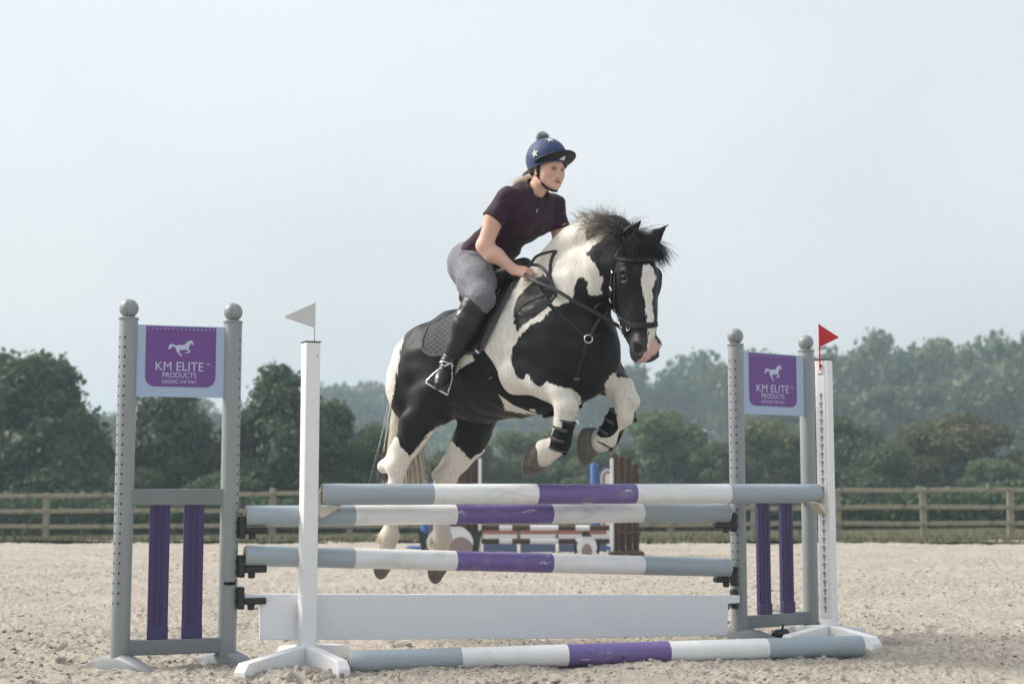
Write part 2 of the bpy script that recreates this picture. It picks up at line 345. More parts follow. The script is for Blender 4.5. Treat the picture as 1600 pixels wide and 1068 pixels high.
def trunk_mesh(seed, kind):
    r = random.Random(seed); b = MB(); top = .8 if kind == 'cone' else .62
    path = [(0, 0, -.03)] + [(.02 * r.uniform(-1, 1), .02 * r.uniform(-1, 1), top * k / 5) for k in range(1, 6)]
    b.tube(path, [.034, .026, .022, .018, .013, .007], 8)
    for k in range(7):
        z = r.uniform(.15, top * .85); a = r.uniform(0, 6.28); ln = r.uniform(.14, .3)
        b.tube([(0, 0, z), (ln * .5 * math.cos(a), ln * .5 * math.sin(a), z + .06), (ln * math.cos(a), ln * math.sin(a), z + .16)], [.013, .009, .004], 6)
    me = b.build('trunk', M_BARK).data
    bpy.data.objects.remove([o for o in bpy.data.objects if o.data == me][0]); return me
PROTO = {}
def proto(kind, tone, k, far):
    key = (kind, tone, k, far)
    if key not in PROTO:
        sd_ = 100 + 17 * k + (5 if far else 0) + len(kind) * 3
        PROTO[key] = (crown_mesh(kind, sd_, 46 if kind != 'cone' else 95, 5200 if far else 13000, .026 if far else .019, M_LEAF[tone]), trunk_mesh(sd_, kind))
    return PROTO[key]
def tree(px, top, wpx, Y, kind, tone, k, name, label, group=None, far=False):
    p = at_depth(px, top, Y); z0 = fz((p[0], Y)); h = p[2] - z0; wd_ = wpx / FPX * Y
    t = thing(name, (p[0], Y, z0), label, 'tree' if name.endswith('tree') else 'bush', group)
    cm, tm = proto(kind, tone, k, far)
    t.scale = (wd_, wd_, h * 1.04); t.rotation_euler.z = (px * 1.7) % 6.28
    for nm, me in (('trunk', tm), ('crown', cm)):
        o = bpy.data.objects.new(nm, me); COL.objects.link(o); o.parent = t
    return t
# trees close behind the fence on the sign side, then the hedge-like bushes, then the misty wood further off
NEAR = [(-25, 535, 210, 46, 'cone', 'dark', 0, 'conical_tree', 'broad dark conical tree cut off at the edge of the wood, beside the twin-topped tree'),
        (62, 552, 230, 44, 'cone', 'dark', 1, 'conical_tree', 'tall dark pointed tree beyond the fence, outside the left wing stand'),
        (128, 640, 120, 43, 'cone', 'dark', 2, 'conical_tree', 'lower dark shoulder tree leaning against the tall pointed one'),
        (262, 590, 170, 45, 'cone', 'dark', 2, 'conical_tree', 'dark rounded conical tree framed under the purple sign between grey posts'),
        (440, 572, 185, 45, 'cone', 'dark', 0, 'conical_tree', 'tall dark conical tree behind the white stand with the white flag'),
        (520, 625, 120, 47, 'cone', 'dark', 1, 'conical_tree', 'narrow dark tree tucked against the tall conical one behind the white stand'),
        (572, 662, 95, 46, 'bush', 'dark', 3, 'hedge_bush', 'low dark green bush behind the pony tail'),
        (345, 735, 120, 42, 'bush', 'dark', 4, 'hedge_bush', 'low dark hedge bush behind the inner post of the left wing stand'),
        (196, 730, 110, 42, 'bush', 'dark', 3, 'hedge_bush', 'low dark hedge bush behind the outer post of the left wing stand'),
        (650, 715, 130, 43, 'bush', 'dark', 3, 'hedge_bush', 'low dark bush seen between the hind legs'),
        (735, 690, 120, 48, 'bush', 'mid', 4, 'hedge_bush', 'rounded green bush beyond the picket wings of the far jump'),
        (850, 668, 140, 49, 'bush', 'mid', 3, 'hedge_bush', 'rounded mid green bush below the lifted front hooves'),
        (940, 690, 110, 47, 'bush', 'mid', 4, 'hedge_bush', 'green bush behind the blue post of the far jump'),
        (1050, 640, 160, 46, 'bush', 'mid', 3, 'hedge_bush', 'wide olive green bush between the brown pickets and the right wing stand'),
        (1130, 690, 100, 44, 'bush', 'mid', 4, 'hedge_bush', 'small green bush behind the holed post of the right wing stand'),
        (1205, 655, 130, 46, 'bush', 'olive', 3, 'hedge_bush', 'brownish green bush framed under the sign of the right wing stand'),
        (1318, 648, 150, 45, 'bush', 'dark', 4, 'hedge_bush', 'dark green bush just past the red-flag stand'),
        (1370, 690, 110, 43, 'bush', 'dark', 3, 'hedge_bush', 'low dark bush in the gap past the red-flag stand'),
        (1475, 645, 190, 46, 'bush', 'olive', 4, 'hedge_bush', 'large domed bush turning autumn brown beyond the fence'),
        (1560, 715, 110, 43, 'bush', 'mid', 3, 'hedge_bush', 'small green bush next to the large domed one'),
        (1622, 690, 120, 45, 'bush', 'olive', 4, 'hedge_bush', 'brownish bush at the far end of the fence')]
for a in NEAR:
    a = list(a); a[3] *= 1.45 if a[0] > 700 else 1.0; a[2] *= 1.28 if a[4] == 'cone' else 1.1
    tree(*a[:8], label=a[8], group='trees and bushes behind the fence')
FAR = [(165, 645, 150, 95, 'misty tree between the tall pointed tree and the wing stand'), (325, 632, 150, 100, 'misty tree right of the one framed under the sign'),
       (505, 612, 190, 120, 'pale misty tree over the narrow dark tree'), (560, 596, 160, 130, 'tallest pale misty tree behind the rump'), (640, 610, 190, 125, 'pale misty tree behind the croup'),
       (720, 650, 190, 120, 'misty tree hidden behind the belly'), (800, 640, 190, 115, 'misty tree behind the belly girth'), (890, 620, 200, 110, 'misty tree behind the front knees'),
       (975, 572, 130, 105, 'tall misty tree under the muzzle'), (1040, 600, 130, 112, 'misty tree between the muzzle and the right wing stand'), (1090, 562, 170, 108, 'broad misty tree beside the right wing stand'),
       (1190, 560, 190, 100, 'misty tree behind the right hand sign'), (1290, 545, 210, 92, 'tall misty tree over the red flag'), (1385, 532, 180, 90, 'tall misty tree with a flat top past the red flag'),
       (1460, 545, 160, 88, 'misty tree in the dip of the treeline'), (1545, 520, 190, 84, 'tallest misty tree at the end of the treeline'), (1640, 522, 190, 84, 'misty tree cut off at the end of the treeline'),
       (1240, 610, 190, 78, 'lower misty tree in front of the treeline behind the sign'), (1420, 600, 230, 74, 'wide lower tree in front of the misty treeline past the red flag'), (1570, 600, 200, 72, 'lower tree in front of the tallest misty one')]
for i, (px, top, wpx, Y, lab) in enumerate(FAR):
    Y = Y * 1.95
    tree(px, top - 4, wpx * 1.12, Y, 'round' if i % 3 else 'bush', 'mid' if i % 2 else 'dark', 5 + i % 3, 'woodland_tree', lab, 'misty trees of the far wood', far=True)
for i, px in enumerate(list(range(-760, -40, 105)) + list(range(1740, 2420, 105))):
    tree(px, 560 + 28 * math.sin(i * 2.1), 200, 170 + 25 * math.sin(i * 1.3), 'round' if i % 3 else 'bush', 'mid' if i % 2 else 'dark', 5 + i % 3, 'woodland_tree', 'misty tree of the wood running on past the ends of the arena', 'misty trees of the far wood', far=True)
# undergrowth that closes the wood below the crowns
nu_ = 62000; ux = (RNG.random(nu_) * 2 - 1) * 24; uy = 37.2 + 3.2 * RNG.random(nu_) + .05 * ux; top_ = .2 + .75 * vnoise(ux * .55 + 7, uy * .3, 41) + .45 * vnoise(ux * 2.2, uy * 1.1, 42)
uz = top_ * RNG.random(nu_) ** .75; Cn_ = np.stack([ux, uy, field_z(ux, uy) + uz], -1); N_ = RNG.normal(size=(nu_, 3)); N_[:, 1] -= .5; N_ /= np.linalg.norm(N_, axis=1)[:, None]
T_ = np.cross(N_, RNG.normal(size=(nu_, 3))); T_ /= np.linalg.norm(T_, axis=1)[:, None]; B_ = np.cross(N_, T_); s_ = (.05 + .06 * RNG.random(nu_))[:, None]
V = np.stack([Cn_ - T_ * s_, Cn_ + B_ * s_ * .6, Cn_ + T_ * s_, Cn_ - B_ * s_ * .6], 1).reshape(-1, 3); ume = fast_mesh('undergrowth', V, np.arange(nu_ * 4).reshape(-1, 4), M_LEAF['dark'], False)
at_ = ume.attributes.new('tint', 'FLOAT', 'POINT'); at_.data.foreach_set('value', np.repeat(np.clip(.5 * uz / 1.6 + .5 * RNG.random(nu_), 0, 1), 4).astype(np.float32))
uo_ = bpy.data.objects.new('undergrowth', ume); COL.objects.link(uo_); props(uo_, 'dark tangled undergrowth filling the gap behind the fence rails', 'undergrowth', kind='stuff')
# ================================================================== the jump
C_GREY = (.265, .285, .29); C_PGREY = (.345, .405, .445); C_PURP = (.085, .05, .17); C_WHITE = (.82, .82, .815)
M_WING = mat('grey_moulded_plastic', C_GREY, .42, .45, var=.08, vscale=4, bump=.08, bscale=90, dirt=(.30, .29, .26), dirt_amt=.25, dscale=9)
M_RAIL = mat('dark_grey_plastic_rail', (.19, .205, .21), .5, .4, var=.1, vscale=5, dirt=(.28, .26, .23), dirt_amt=.2)
M_SLAT = mat('purple_plastic_slat', (.052, .038, .118), .45, .4, var=.12, vscale=3, stretch=(6, 6, .6))
M_HOLE = mat('dark_hole', (.008, .008, .009), .9, .1)  # near-black that paints the shade inside holes; also the black scuff
M_BLACKP = mat('black_moulded_plastic', (.017, .017, .019), .38, .5, var=.3, vscale=20, dirt=(.12, .115, .11), dirt_amt=.3, dscale=30)
M_PANEL = mat('pale_blue_sign_panel', (.38, .475, .63), .5, .35, var=.05, vscale=2)
M_SHIELD = mat('purple_sign_print', (.155, .07, .27), .5, .35, var=.06, vscale=3)
M_SIGNLT = mat('pale_sign_print', (.50, .55, .66), .5, .3, var=.04)
M_STAND = mat('white_painted_timber', (.82, .82, .82), .45, .4, var=.04, vscale=3, bump=.12, bscale=25, dirt=(.16, .11, .075), dirt_amt=.27, dscale=30)
M_CREAM = mat('cream_plastic', (.56, .52, .43), .5, .4, var=.15, vscale=12, dirt=(.2, .16, .11), dirt_amt=.5, dscale=25)

def paint(name, col, chip, amt, wear=(.36, .33, .29)):
    """gloss paint on a timber pole: scuffs, chips to bare white undercoat, grain cracks"""
    m = bpy.data.materials.new(name); m.use_nodes = True; n = m.node_tree.nodes; L = m.node_tree.links; b = n['Principled BSDF']
    b.inputs['Roughness'].default_value = .42; b.inputs['Specular IOR Level'].default_value = .45
    tc = n.new('ShaderNodeTexCoord'); oi = n.new('ShaderNodeObjectInfo')
    def noise(sc, det, rough, vs):
        mp = n.new('ShaderNodeMapping'); mp.inputs['Scale'].default_value = vs; L.new(tc.outputs['Object'], mp.inputs[0])
        t = n.new('ShaderNodeTexNoise'); t.noise_dimensions = '4D'; t.inputs['Scale'].default_value = sc; t.inputs['Detail'].default_value = det; t.inputs['Roughness'].default_value = rough
        mu = n.new('ShaderNodeMath'); mu.operation = 'MULTIPLY'; mu.inputs[1].default_value = 50; L.new(oi.outputs['Random'], mu.inputs[0]); L.new(mu.outputs[0], t.inputs['W'])
        L.new(mp.outputs[0], t.inputs['Vector']); return t.outputs['Fac']
    def rng(f, a, c, to=1.):
        r = n.new('ShaderNodeMapRange'); r.inputs['From Min'].default_value = a; r.inputs['From Max'].default_value = c; r.inputs['To Max'].default_value = to; L.new(f, r.inputs['Value']); return r.outputs[0]
    def mixc(f, a, c):
        x = n.new('ShaderNodeMix'); x.data_type = 'RGBA'; L.new(f, x.inputs[0])
        for i, v in ((6, a), (7, c)):
            if isinstance(v, tuple): x.inputs[i].default_value = (*v, 1)
            else: L.new(v, x.inputs[i])
        return x.outputs[2]
    c = mixc(noise(5, 5, .6, (1, 1, 1)), tuple(v * .9 for v in col), tuple(min(1, v * 1.08) for v in col))
    c = mixc(rng(noise(14, 6, .65, (.5, 1, 1)), .52, .72, .5), c, wear)                        # grubby rubs
    c = mixc(rng(noise(17, 9, .76, (.30, 1, 1.4)), .715 - .1 * amt, .735 - .1 * amt), c, chip)       # chips
    c = mixc(rng(noise(34, 5, .65, (.4, 1, 1)), .715 - .04 * amt, .735 - .04 * amt), c, (.05, .045, .04))   # nicks
    def mth(op, a, v):
        x = n.new('ShaderNodeMath'); x.operation = op; L.new(a, x.inputs[0]); x.inputs[1].default_value = v; return x.outputs[0]
    crack = mth('MULTIPLY', rng(mth('ABSOLUTE', mth('SUBTRACT', noise(7, 3, .5, (.07, 1, 1)), .5), 0), .0030, .0012), 1.)
    c = mixc(mth('MULTIPLY', crack, .14), c, (.09, .08, .07))                                    # drying cracks along the grain
    L.new(c, b.inputs['Base Color'])
    bp = n.new('ShaderNodeBump'); bp.inputs['Strength'].default_value = .25; bp.inputs['Distance'].default_value = .004
    L.new(noise(18, 6, .6, (.2, 1, 1)), bp.inputs['Height']); L.new(bp.outputs[0], b.inputs['Normal']); return m
PAINT = {'grey': paint('grey_pole_paint', C_PGREY, (.55, .52, .46), .6), 'white': paint('white_pole_paint', C_WHITE, (.45, .40, .33), .35, (.48, .46, .43)),
         'purple': paint('purple_pole_paint', (.165, .115, .32), (.62, .58, .56), 1.15)}
M_ENDWOOD = mat('bare_pole_end', (.45, .40, .33), .8, .2, var=.35, vscale=40, dirt=(.16, .12, .08), dirt_amt=.7, dscale=30)

def pole(a, b, r, label, name='jump_pole', sag=0.):
    a = np.asarray(a, float); b = np.asarray(b, float); t = thing(name, (a + b) / 2, label, 'pole', 'striped jump poles')
    ax = unit(b - a); ang = math.atan2(ax[1], ax[0]); el = math.asin(ax[2])
    t.rotation_euler = (0, -el, ang); ln = np.linalg.norm(b - a)
    cols = ['grey', 'white', 'purple', 'white', 'grey']; e = [-ln / 2 + ln * k for k in (0, .222, .425, .622, .808, 1)] if name == 'x' else [-ln / 2 + ln * k / 5 for k in range(6)]
    for i, cn in enumerate(cols):
        m = MB(); n_ = 28; k = 6; path = [(e[i] + (e[i + 1] - e[i]) * j / k, 0, 0) for j in range(k + 1)]
        rr = [r * (1 + .012 * math.sin(7 * p[0] + 3 * i) + .006 * random.uniform(-1, 1)) if 0 < j < k else r for j, p in enumerate(path)]
        if i == 0: path = [(e[0] - .006, 0, 0)] + path; rr = [r * .9] + rr
        if i == 4: path = path + [(e[5] + .006, 0, 0)]; rr = rr + [r * .9]
        m.tube(path, rr, n_, caps=False)
        if i in (0, 4):
            x = path[0][0] if i == 0 else path[-1][0]; an = np.arange(n_) / n_ * 2 * np.pi
        o = mesh_obj('painted_band', np.concatenate(m.V), m.F, PAINT[cn], None, 60); o.parent = t
    for sx in (-1, 1):
        m = MB(); x = sx * (ln / 2 + .0055); m.tube([(x - .02 * sx, 0, 0), (x, 0, 0), (x + .002 * sx, 0, 0)], [r * .88, r * .895, r * .8], 28, True)
        o = mesh_obj('end_cap', np.concatenate(m.V), m.F, M_ENDWOOD, None, 40); o.parent = t
        m = MB(); m.cyl((x + .0015 * sx, 0, 0), (x + .0035 * sx, 0, 0), .011, n=12); h = mesh_obj('end_hole', np.concatenate(m.V), m.F, M_HOLE, None, 40); h.parent = t
    return t

# ---- places, from the ground contacts in the photograph
WL = ground(479, 1038); WR = ground(1296, 1003); LO = ground(187, 1046); LI = ground(354, 1040); RI = ground(1156, 1001); RO = ground(1268, 991)
jd = unit(RI - LI); jn = np.array([jd[1], -jd[0], 0])           # along the jump; towards the camera

def wing(A, B, label, holesA, holesB, signs, left):
    """A and B: feet of the two posts; sign panel, two rails and two slats between them"""
    d = unit(B - A); nrm = np.array([d[1], -d[0], 0]); ln = np.linalg.norm(B - A); mid = (A + B) / 2; up = np.array([0, 0, 1.])
    t = thing('jump_wing', mid, label, 'jump wing', 'moulded jump wings'); R = .047; HT = 1.752
    for P, holes, first in ((A, holesA, True), (B, holesB, False)):
        m = MB(); m.tube([P + up * z for z in (.055, .06, HT - .006, HT)], [R * .97, R, R, R * .96], 28); po = m.build('post', M_WING, t, 35)
        m = MB(); m.tube([P + up * z for z in (HT - .004, HT + .001, HT + .010, HT + .014)], [R * 1.0, R * 1.07, R * 1.07, R * .8], 28); m.build('collar', M_WING, po, 35)
        m = MB(); c = P + up * (HT + .058)
        m.sphere(c, .0485, 28, 18); m.cyl(P + up * (HT + .008), P + up * (HT + .02), .025, n=16)
        bo = m.build('ball_finial', M_WING, po, 60)
        m = MB(); an = np.linspace(0, 2 * np.pi, 33); sq = unit(nrm * .35 + d)
        m.tube([c + .0487 * (np.cos(a) * unit(nrm - sq * (nrm @ sq)) + np.sin(a) * up) for a in an], .0012, 6, False); m.build('mould_seam', M_RAIL, po)
        # bowed foot, two arms
        fd_ = unit(np.array([.76, -.66, 0])) if left else unit(np.array([.9, -.45, 0]))
        m = MB(); prof = [(-.27, .004, .022), (-.22, .030, .034), (-.12, .062, .044), (-.05, .078, .05), (.05, .078, .05), (.12, .062, .044), (.22, .030, .034), (.27, .004, .022)]
        sd_ = np.array([-fd_[1], fd_[0], 0]); V = []; F = []
        for (x, z, w_) in prof:
            for (a_, zz) in ((-1, -.02), (-1, z * .72), (-.55, z), (.55, z), (1, z * .72), (1, -.02)): V.append(P + fd_ * x + sd_ * w_ * a_ + up * zz)
        for i in range(len(prof) - 1):
            for j in range(6): F.append([i * 6 + j, i * 6 + (j + 1) % 6, (i + 1) * 6 + (j + 1) % 6, (i + 1) * 6 + j])
        F += [[5, 4, 3, 2, 1, 0], [(len(prof) - 1) * 6 + j for j in range(6)]]; m.add(V, F); m.build('foot', M_RAIL, t, 50)
        m = MB(); m.tube([P + up * .02, P + up * .085], R * .82, 24); m.build('foot_socket', M_RAIL, po, 35)
        if holes:
            m = MB(); view = unit(np.array([-P[0], -P[1], 0])); side = np.array([-view[1], view[0], 0])   # rows of dark discs on the post, painting the shade inside peg holes
            for off in holes:
                an = math.asin(off); dirv = view * math.cos(an) + side * off
                for k in range(28):
                    z = .33 + .0492 * k; m.cyl(P + dirv * (R - .003) + up * z, P + dirv * (R + .0006) + up * z, .0052, n=8)
            h = m.build('peg_holes', M_HOLE, po, None); h['kind'] = 'stuff'
    # rails
    for z, hh in ((.855, .082), (.108, .075)):
        m = MB(); m.box(mid + up * z + nrm * .004, (ln - 2 * R + .03, .05, hh), np.stack([d, nrm, up], 1)); m.build('rail', M_RAIL, t, bevel=.005)
    for f in (.338, .66):
        c = A + d * ln * f; m = MB(); z0, z1 = .144, .816
        prof = [(-.05, .012), (-.043, .017), (-.024, .017), (-.020, .013), (-.011, .013), (-.008, .017), (.006, .017), (.009, .013), (.018, .013), (.022, .017), (.043, .017), (.05, .012), (.05, -.012), (-.05, -.012)]
        m.prism(prof, c + up * (z0 + z1) / 2, d, nrm, z1 - z0); s_ = m.build('slat', M_SLAT, t, 25)
        m = MB(); m.box(c + up * (z0 + .035) + nrm * .006, (.103, .03, .065), np.stack([d, nrm, up], 1)); m.build('slat_sleeve', M_SLAT, s_, bevel=.003)
    # sign panel with its print
    z0, z1 = signs; x0, x1 = R * .7, ln - R * .7; o = A + nrm * .012
    m = MB(); m.box(A + d * (x0 + x1) / 2 + up * (z0 + z1) / 2 + nrm * .012, (x1 - x0, .008, z1 - z0), np.stack([d, nrm, up], 1)); pn = m.build('sign_panel', M_PANEL, t, bevel=.001)
    cx_ = ln / 2 + (.0 if left else -.008); sw = .335 * ln; pt = z1 - .006; pb = z0 + .052; rad = .05; oo = A + d * cx_ + nrm * .0175
    poly = [(-sw, pt), (-sw, pb + rad)] + [(-sw + rad - rad * math.cos(a), pb + rad - rad * math.sin(a)) for a in np.linspace(.2, 1.37, 6)] + [(-sw + rad, pb), (sw - rad, pb)] + [(sw - rad + rad * math.sin(a), pb + rad - rad * math.cos(a)) for a in np.linspace(.2, 1.37, 6)] + [(sw, pb + rad), (sw, pt)]
    m = MB(); m.prism(poly, oo, d, up, .0016); sh = m.build('purple_shield', M_SHIELD, pn, None)
    m = MB()
    for k in range(17):
        x = -sw + .012 + k * (2 * sw - .024) / 16; m.box(oo + d * x + up * (pt - .012) + nrm * .0012, (.0085, .0008, .0035), np.stack([d, nrm, up], 1))
    m.build('stitched_edge', M_SIGNLT, pn, None)
    # running horse mark
    HS = [(-52, 2), (-50, 14), (-42, 19), (-30, 18), (-22, 13), (-8, 16), (8, 16), (16, 19), (24, 29), (32, 35), (40, 34), (44, 39), (46, 33), (53, 21), (49, 17), (41, 24), (36, 18), (33, 8), (29, 1), (37, -5), (38, -13), (30, -17), (18, -19), (17, -16), (27, -13), (31, -9), (30, -6), (20, -3), (11, -4), (-4, -5), (-8, -10), (-4, -19), (2, -28), (6, -31), (1, -33), (-6, -26), (-13, -17), (-19, -10), (-22, 0), (-26, 7), (-34, 10), (-40, 4), (-46, -2), (-54, -3)]
    s_ = .00118 * (2 * sw / .345); hc = pb + (pt - pb) * .635
    m = MB(); m.prism([(x * s_, y * s_) for x, y in HS], oo + up * hc + nrm * .0012, d, up, .0008); m.build('horse_emblem', M_SIGNLT, pn, None)
    def words(txt, nm, xc, yc, tw, th):
        """raised print: the text's own outline fitted to width tw and cap height th"""
        cu = bpy.data.curves.new('text', 'FONT'); cu.body = txt; cu.size = 1; cu.resolution_u = 4; tmp = bpy.data.objects.new('tmp', cu); COL.objects.link(tmp); bpy.context.view_layer.update()
        me = bpy.data.meshes.new_from_object(tmp.evaluated_get(bpy.context.evaluated_depsgraph_get())); bpy.data.objects.remove(tmp); bpy.data.curves.remove(cu)
        P_ = np.empty(len(me.vertices) * 3); me.vertices.foreach_get('co', P_); P_ = P_.reshape(-1, 3); lo, hi = P_.min(0), P_.max(0)
        X = (P_[:, :1] - (lo[0] + hi[0]) / 2) * tw / (hi[0] - lo[0]); Y_ = (P_[:, 1:2] - (lo[1] + hi[1]) / 2) * th / (hi[1] - lo[1])
        W_ = (oo + d * xc + up * yc + nrm * .0014)[None] + X * d + Y_ * up - root_loc(t)
        me.vertices.foreach_set('co', W_.ravel()); me.materials.clear(); me.materials.append(M_SIGNLT); me.update()
        lt = bpy.data.objects.new(nm, me); COL.objects.link(lt); lt.parent = pn; lt['kind'] = 'stuff'
    hp = pt - pb
    words('KM ELITE', 'sign_lettering', -.005, pb + hp * .34, sw * 1.36, hp * .145); words('PRODUCTS', 'sign_lettering', -.005, pb + hp * .195, sw * .96, hp * .088)
    words('LEADING THE WAY', 'sign_lettering', -.005, pb + hp * .085, sw * .98, hp * .058); words('TM', 'trademark', sw * .78, pb + hp * .385, sw * .13, hp * .034)
    m = MB()
    for z in np.linspace(z0 + .03, z1 - .03, 4): m.box(A + d * (x1 - .004) + up * z + nrm * .017, (.008, .006, .045), np.stack([d, nrm, up], 1))
    m.build('panel_clips', M_PANEL, pn, bevel=.001)
    return t
wL = wing(LO, LI, 'grey wing stand with black scuff on its inner post, beside the white-flag stand', (-.33, -.87), (.80,), (1.362, 1.728), True)
wR = wing(RI, RO, 'grey wing stand standing behind the red-flag stand', (-.06, -.74), None, (1.345, 1.722), False)
# scuff: bare black patch on the inner left post
m = MB(); view = unit(np.array([-LI[0], -LI[1], 0])); side = np.array([-view[1], view[0], 0]); V = []; F = []
us_ = np.linspace(-.45, .88, 16)
for k, a in enumerate(us_):
    e = .5 + .5 * math.sin(k * 2.3); hh = .006 + .008 * e * (1 - abs(a - .2)); zc = .418 + .004 * math.sin(k * 1.7)
    dv = view * math.cos(a) + side * math.sin(a)
    for z in (zc - hh, zc + hh * (1.1 if k % 3 else .5)): V.append(LI + dv * .0476 + np.array([0, 0, z]))
for k in range(15): F.append([2 * k, 2 * k + 2, 2 * k + 3, 2 * k + 1])
m.add(V, F); m.build('paint_scuff', M_HOLE, wL, 60)

# cups that carry poles: block on the post, shelf under the pole
def cup(root, P, z, out, mt, big=1., arm=.115, kind='plate'):
    """out: direction from the post to the pole end (horizontal); the shelf points that way"""
    up = np.array([0, 0, 1.]); out = unit(out); sd_ = np.cross(up, out); R3 = np.stack([out, sd_, up], 1)
    m = MB(); m.box(P + up * (z - .005), (.034 * big, .05, .115 * big), R3); m.build('pole_cup', mt, root, bevel=.01, seg=3); body = None
    m = MB(); m.box(P + out * (.015 + arm / 2) + up * (z - .022), (arm, .055, .034), R3); m.box(P + out * (.02 + arm * .3) + up * (z - .05), (arm * .3, .03, .035), R3)
    m.build('cup_shelf', mt, root, bevel=.008)
    m = MB(); m.cyl(P - sd_ * .035 + up * (z + .03), P + sd_ * .035 + up * (z + .03), .009, n=12); m.build('cup_pin', mt, root)
up3 = np.array([0, 0, 1.])
PLz, PRz = (.757, .560, .36), (.757, .440, .268)
rear_off = jn * .05
for z in PLz: cup(wL, LI + jd * .056 + rear_off * .8, z - (.052 if z > .4 else .012), jd, M_BLACKP)
for z in PRz: cup(wR, RI - jd * .060 + rear_off * .8, z - (.052 if z > .4 else .012), -jd, M_BLACKP)

r = .0535
a0 = LI + jd * .082 + rear_off * .6; b0 = RI - jd * .115 + rear_off * 1.3
pole(a0 + up3 * PLz[0], b0 + up3 * PRz[0], r, 'striped pole in black cups just under and behind the topmost pole')
pole(a0 + up3 * (PLz[1] - .004), b0 + up3 * (PRz[1] - .004), r, 'striped pole in black cups hanging just above the white plank')
wd_ = unit(WR - WL)
pole(WL + wd_ * .072 + up3 * .868, WR - wd_ * .062 + up3 * .868, .0555, 'topmost striped pole carried by the two white stands in cream cups')
gp0 = ground(547, 1050); gp1 = ground(1344, 1023)
pole(gp0 + up3 * .05, gp1 + up3 * .05, .056, 'striped pole lying on the sand in front of the jump')

# white plank hung in the lowest cups
pa, pb_ = LI + jd * .075 + rear_off * .6, RI - jd * .045 + rear_off * 1.4; zt0, zt1 = .363, .275
xd = unit(pb_ + up3 * zt1 - pa - up3 * zt0); ln = np.linalg.norm(pb_ - pa); upp = unit(up3 - xd * (up3 @ xd))
poly = [(0, 0), (0, -.045), (.085, -.052), (.092, -.232), (ln * .3, -.236), (ln * .62, -.24), (ln - .082, -.232), (ln - .078, -.05), (ln, -.045), (ln, 0)]
t = thing('jump_plank', (pa + pb_) / 2, 'wide plain white plank hung under the poles, its lower edge nibbled', 'plank')
M_PLANK = mat('white_plank_paint', (.81, .82, .84), .4, .4, var=.04, vscale=2, bump=.1, bscale=20, stretch=(.3, 1, 1), dirt=(.40, .37, .33), dirt_amt=.12, dscale=12)
m = MB(); m.prism(poly, pa + up3 * zt0, xd, upp, .026); m.build('board', M_PLANK, t, 30, bevel=.004)

# white stands
def stand(P, rot, arms, name_label, strip, flagcol, flag_label, flag_dir, HT, flag_h):
    t = thing('jump_stand', P, name_label, 'jump stand', 'white jump stands'); R = Rz(rot); S = .078
    m = MB(); m.box(P + up3 * (HT / 2 + .03), (S, S, HT - .06), R); po = m.build('post', M_STAND, t, bevel=.004)
    m = MB(); m.box(P + up3 * (HT + .003), (S + .006, S + .006, .006), R); m.build('top_cap', M_BLACKP, po, bevel=.001)
    for (ax, L0) in arms:
        ax = unit(np.array([*ax, 0])); sd_ = np.array([-ax[1], ax[0], 0]); prof = [(S * .5, -.02), (L0, -.02), (L0, .03), (L0 - .035, .068), (S * .5, .10)]
        m = MB(); m.prism(prof, P, ax, up3, .062); m.build('foot', M_STAND, t, bevel=.004)
    # keyhole track on the face that looks along the jump
    f = R @ np.array(strip[0]); s2 = np.cross(up3, f); Rk = np.stack([s2, f, up3], 1)
    m = MB(); m.box(P + f * (S / 2 + .002) + up3 * (HT * .53), (.05, .004, HT * .88), Rk); tr = m.build('keyhole_track', mat('white_plastic_track', (.70, .70, .69), .4, .4, var=.05), t, bevel=.001)
    m = MB()
    for k in range(26):
        z = .2 + k * .0497; c = P + f * (S / 2 + .0045) + up3 * z
        m.cyl(c - f * .0005 + up3 * .006, c + f * .0005 + up3 * .006, .0115, n=10); m.box(c - up3 * .011, (.010, .001, .026), Rk)
    h = m.build('keyholes', mat('grey_shadowed_slot', (.30, .285, .265), .8, .2), tr, None); h['kind'] = 'stuff'
    m = MB(); m.box(P + f * (S / 2 + .0046) + up3 * (HT - .035), (.018, .0012, .018), Rk); m.box(P + f * (S / 2 + .0046) + up3 * (HT - .085), (.030, .0012, .006), Rk)
    m.build('track_label', mat('dark_print', (.06, .06, .065), .6, .3), tr, None)
    # cream cup
    c = P + f * (S / 2 + .012) + up3 * .80
    m = MB(); m.box(c + up3 * .012, (.05, .022, .125), Rk); m.build('pole_cup', M_CREAM, t, bevel=.006)
    m = MB(); V = []; 
    m.prism([(.0, -.0), (.10, .012), (.13, .022), (.13, .012), (.09, -.014), (.03, -.05), (0, -.055)], c, f, up3, .058); m.build('cup_shelf', M_CREAM, t, bevel=.005)
    # flag
    q = P + R @ np.array([*flag_dir[0], 0]); ft = thing('flag', q + up3 * (HT - .05), flag_label, 'flag', 'triangular jump flags')
    M_F = mat('flag_' + flagcol[0], flagcol[1], .45, .4, var=.12, vscale=12, dirt=flagcol[2], dirt_amt=.35, dscale=22)
    m = MB(); m.cyl(q + up3 * (HT - .06), q + up3 * (HT + flag_h), .0045, n=10); m.build('flag_stick', M_F, ft)
    fx = unit(np.array([*flag_dir[1], 0])); L1 = flag_dir[2]; zb = HT + flag_h - flag_dir[3]; zt = HT + flag_h; zm = zb + (zt - zb) * flag_dir[4]
    tri = [(-.004, zb), (L1 - .012, zm - .008), (L1, zm - .002), (L1, zm + .006), (L1 - .012, zm + .010), (-.004, zt)]
    m = MB(); m.prism(tri, q, fx, up3, .003); m.build('pennant', M_F, ft, 30, bevel=.0006)
    return t
arm = lambda x, y, P: ((ground(x, y) - P)[:2])
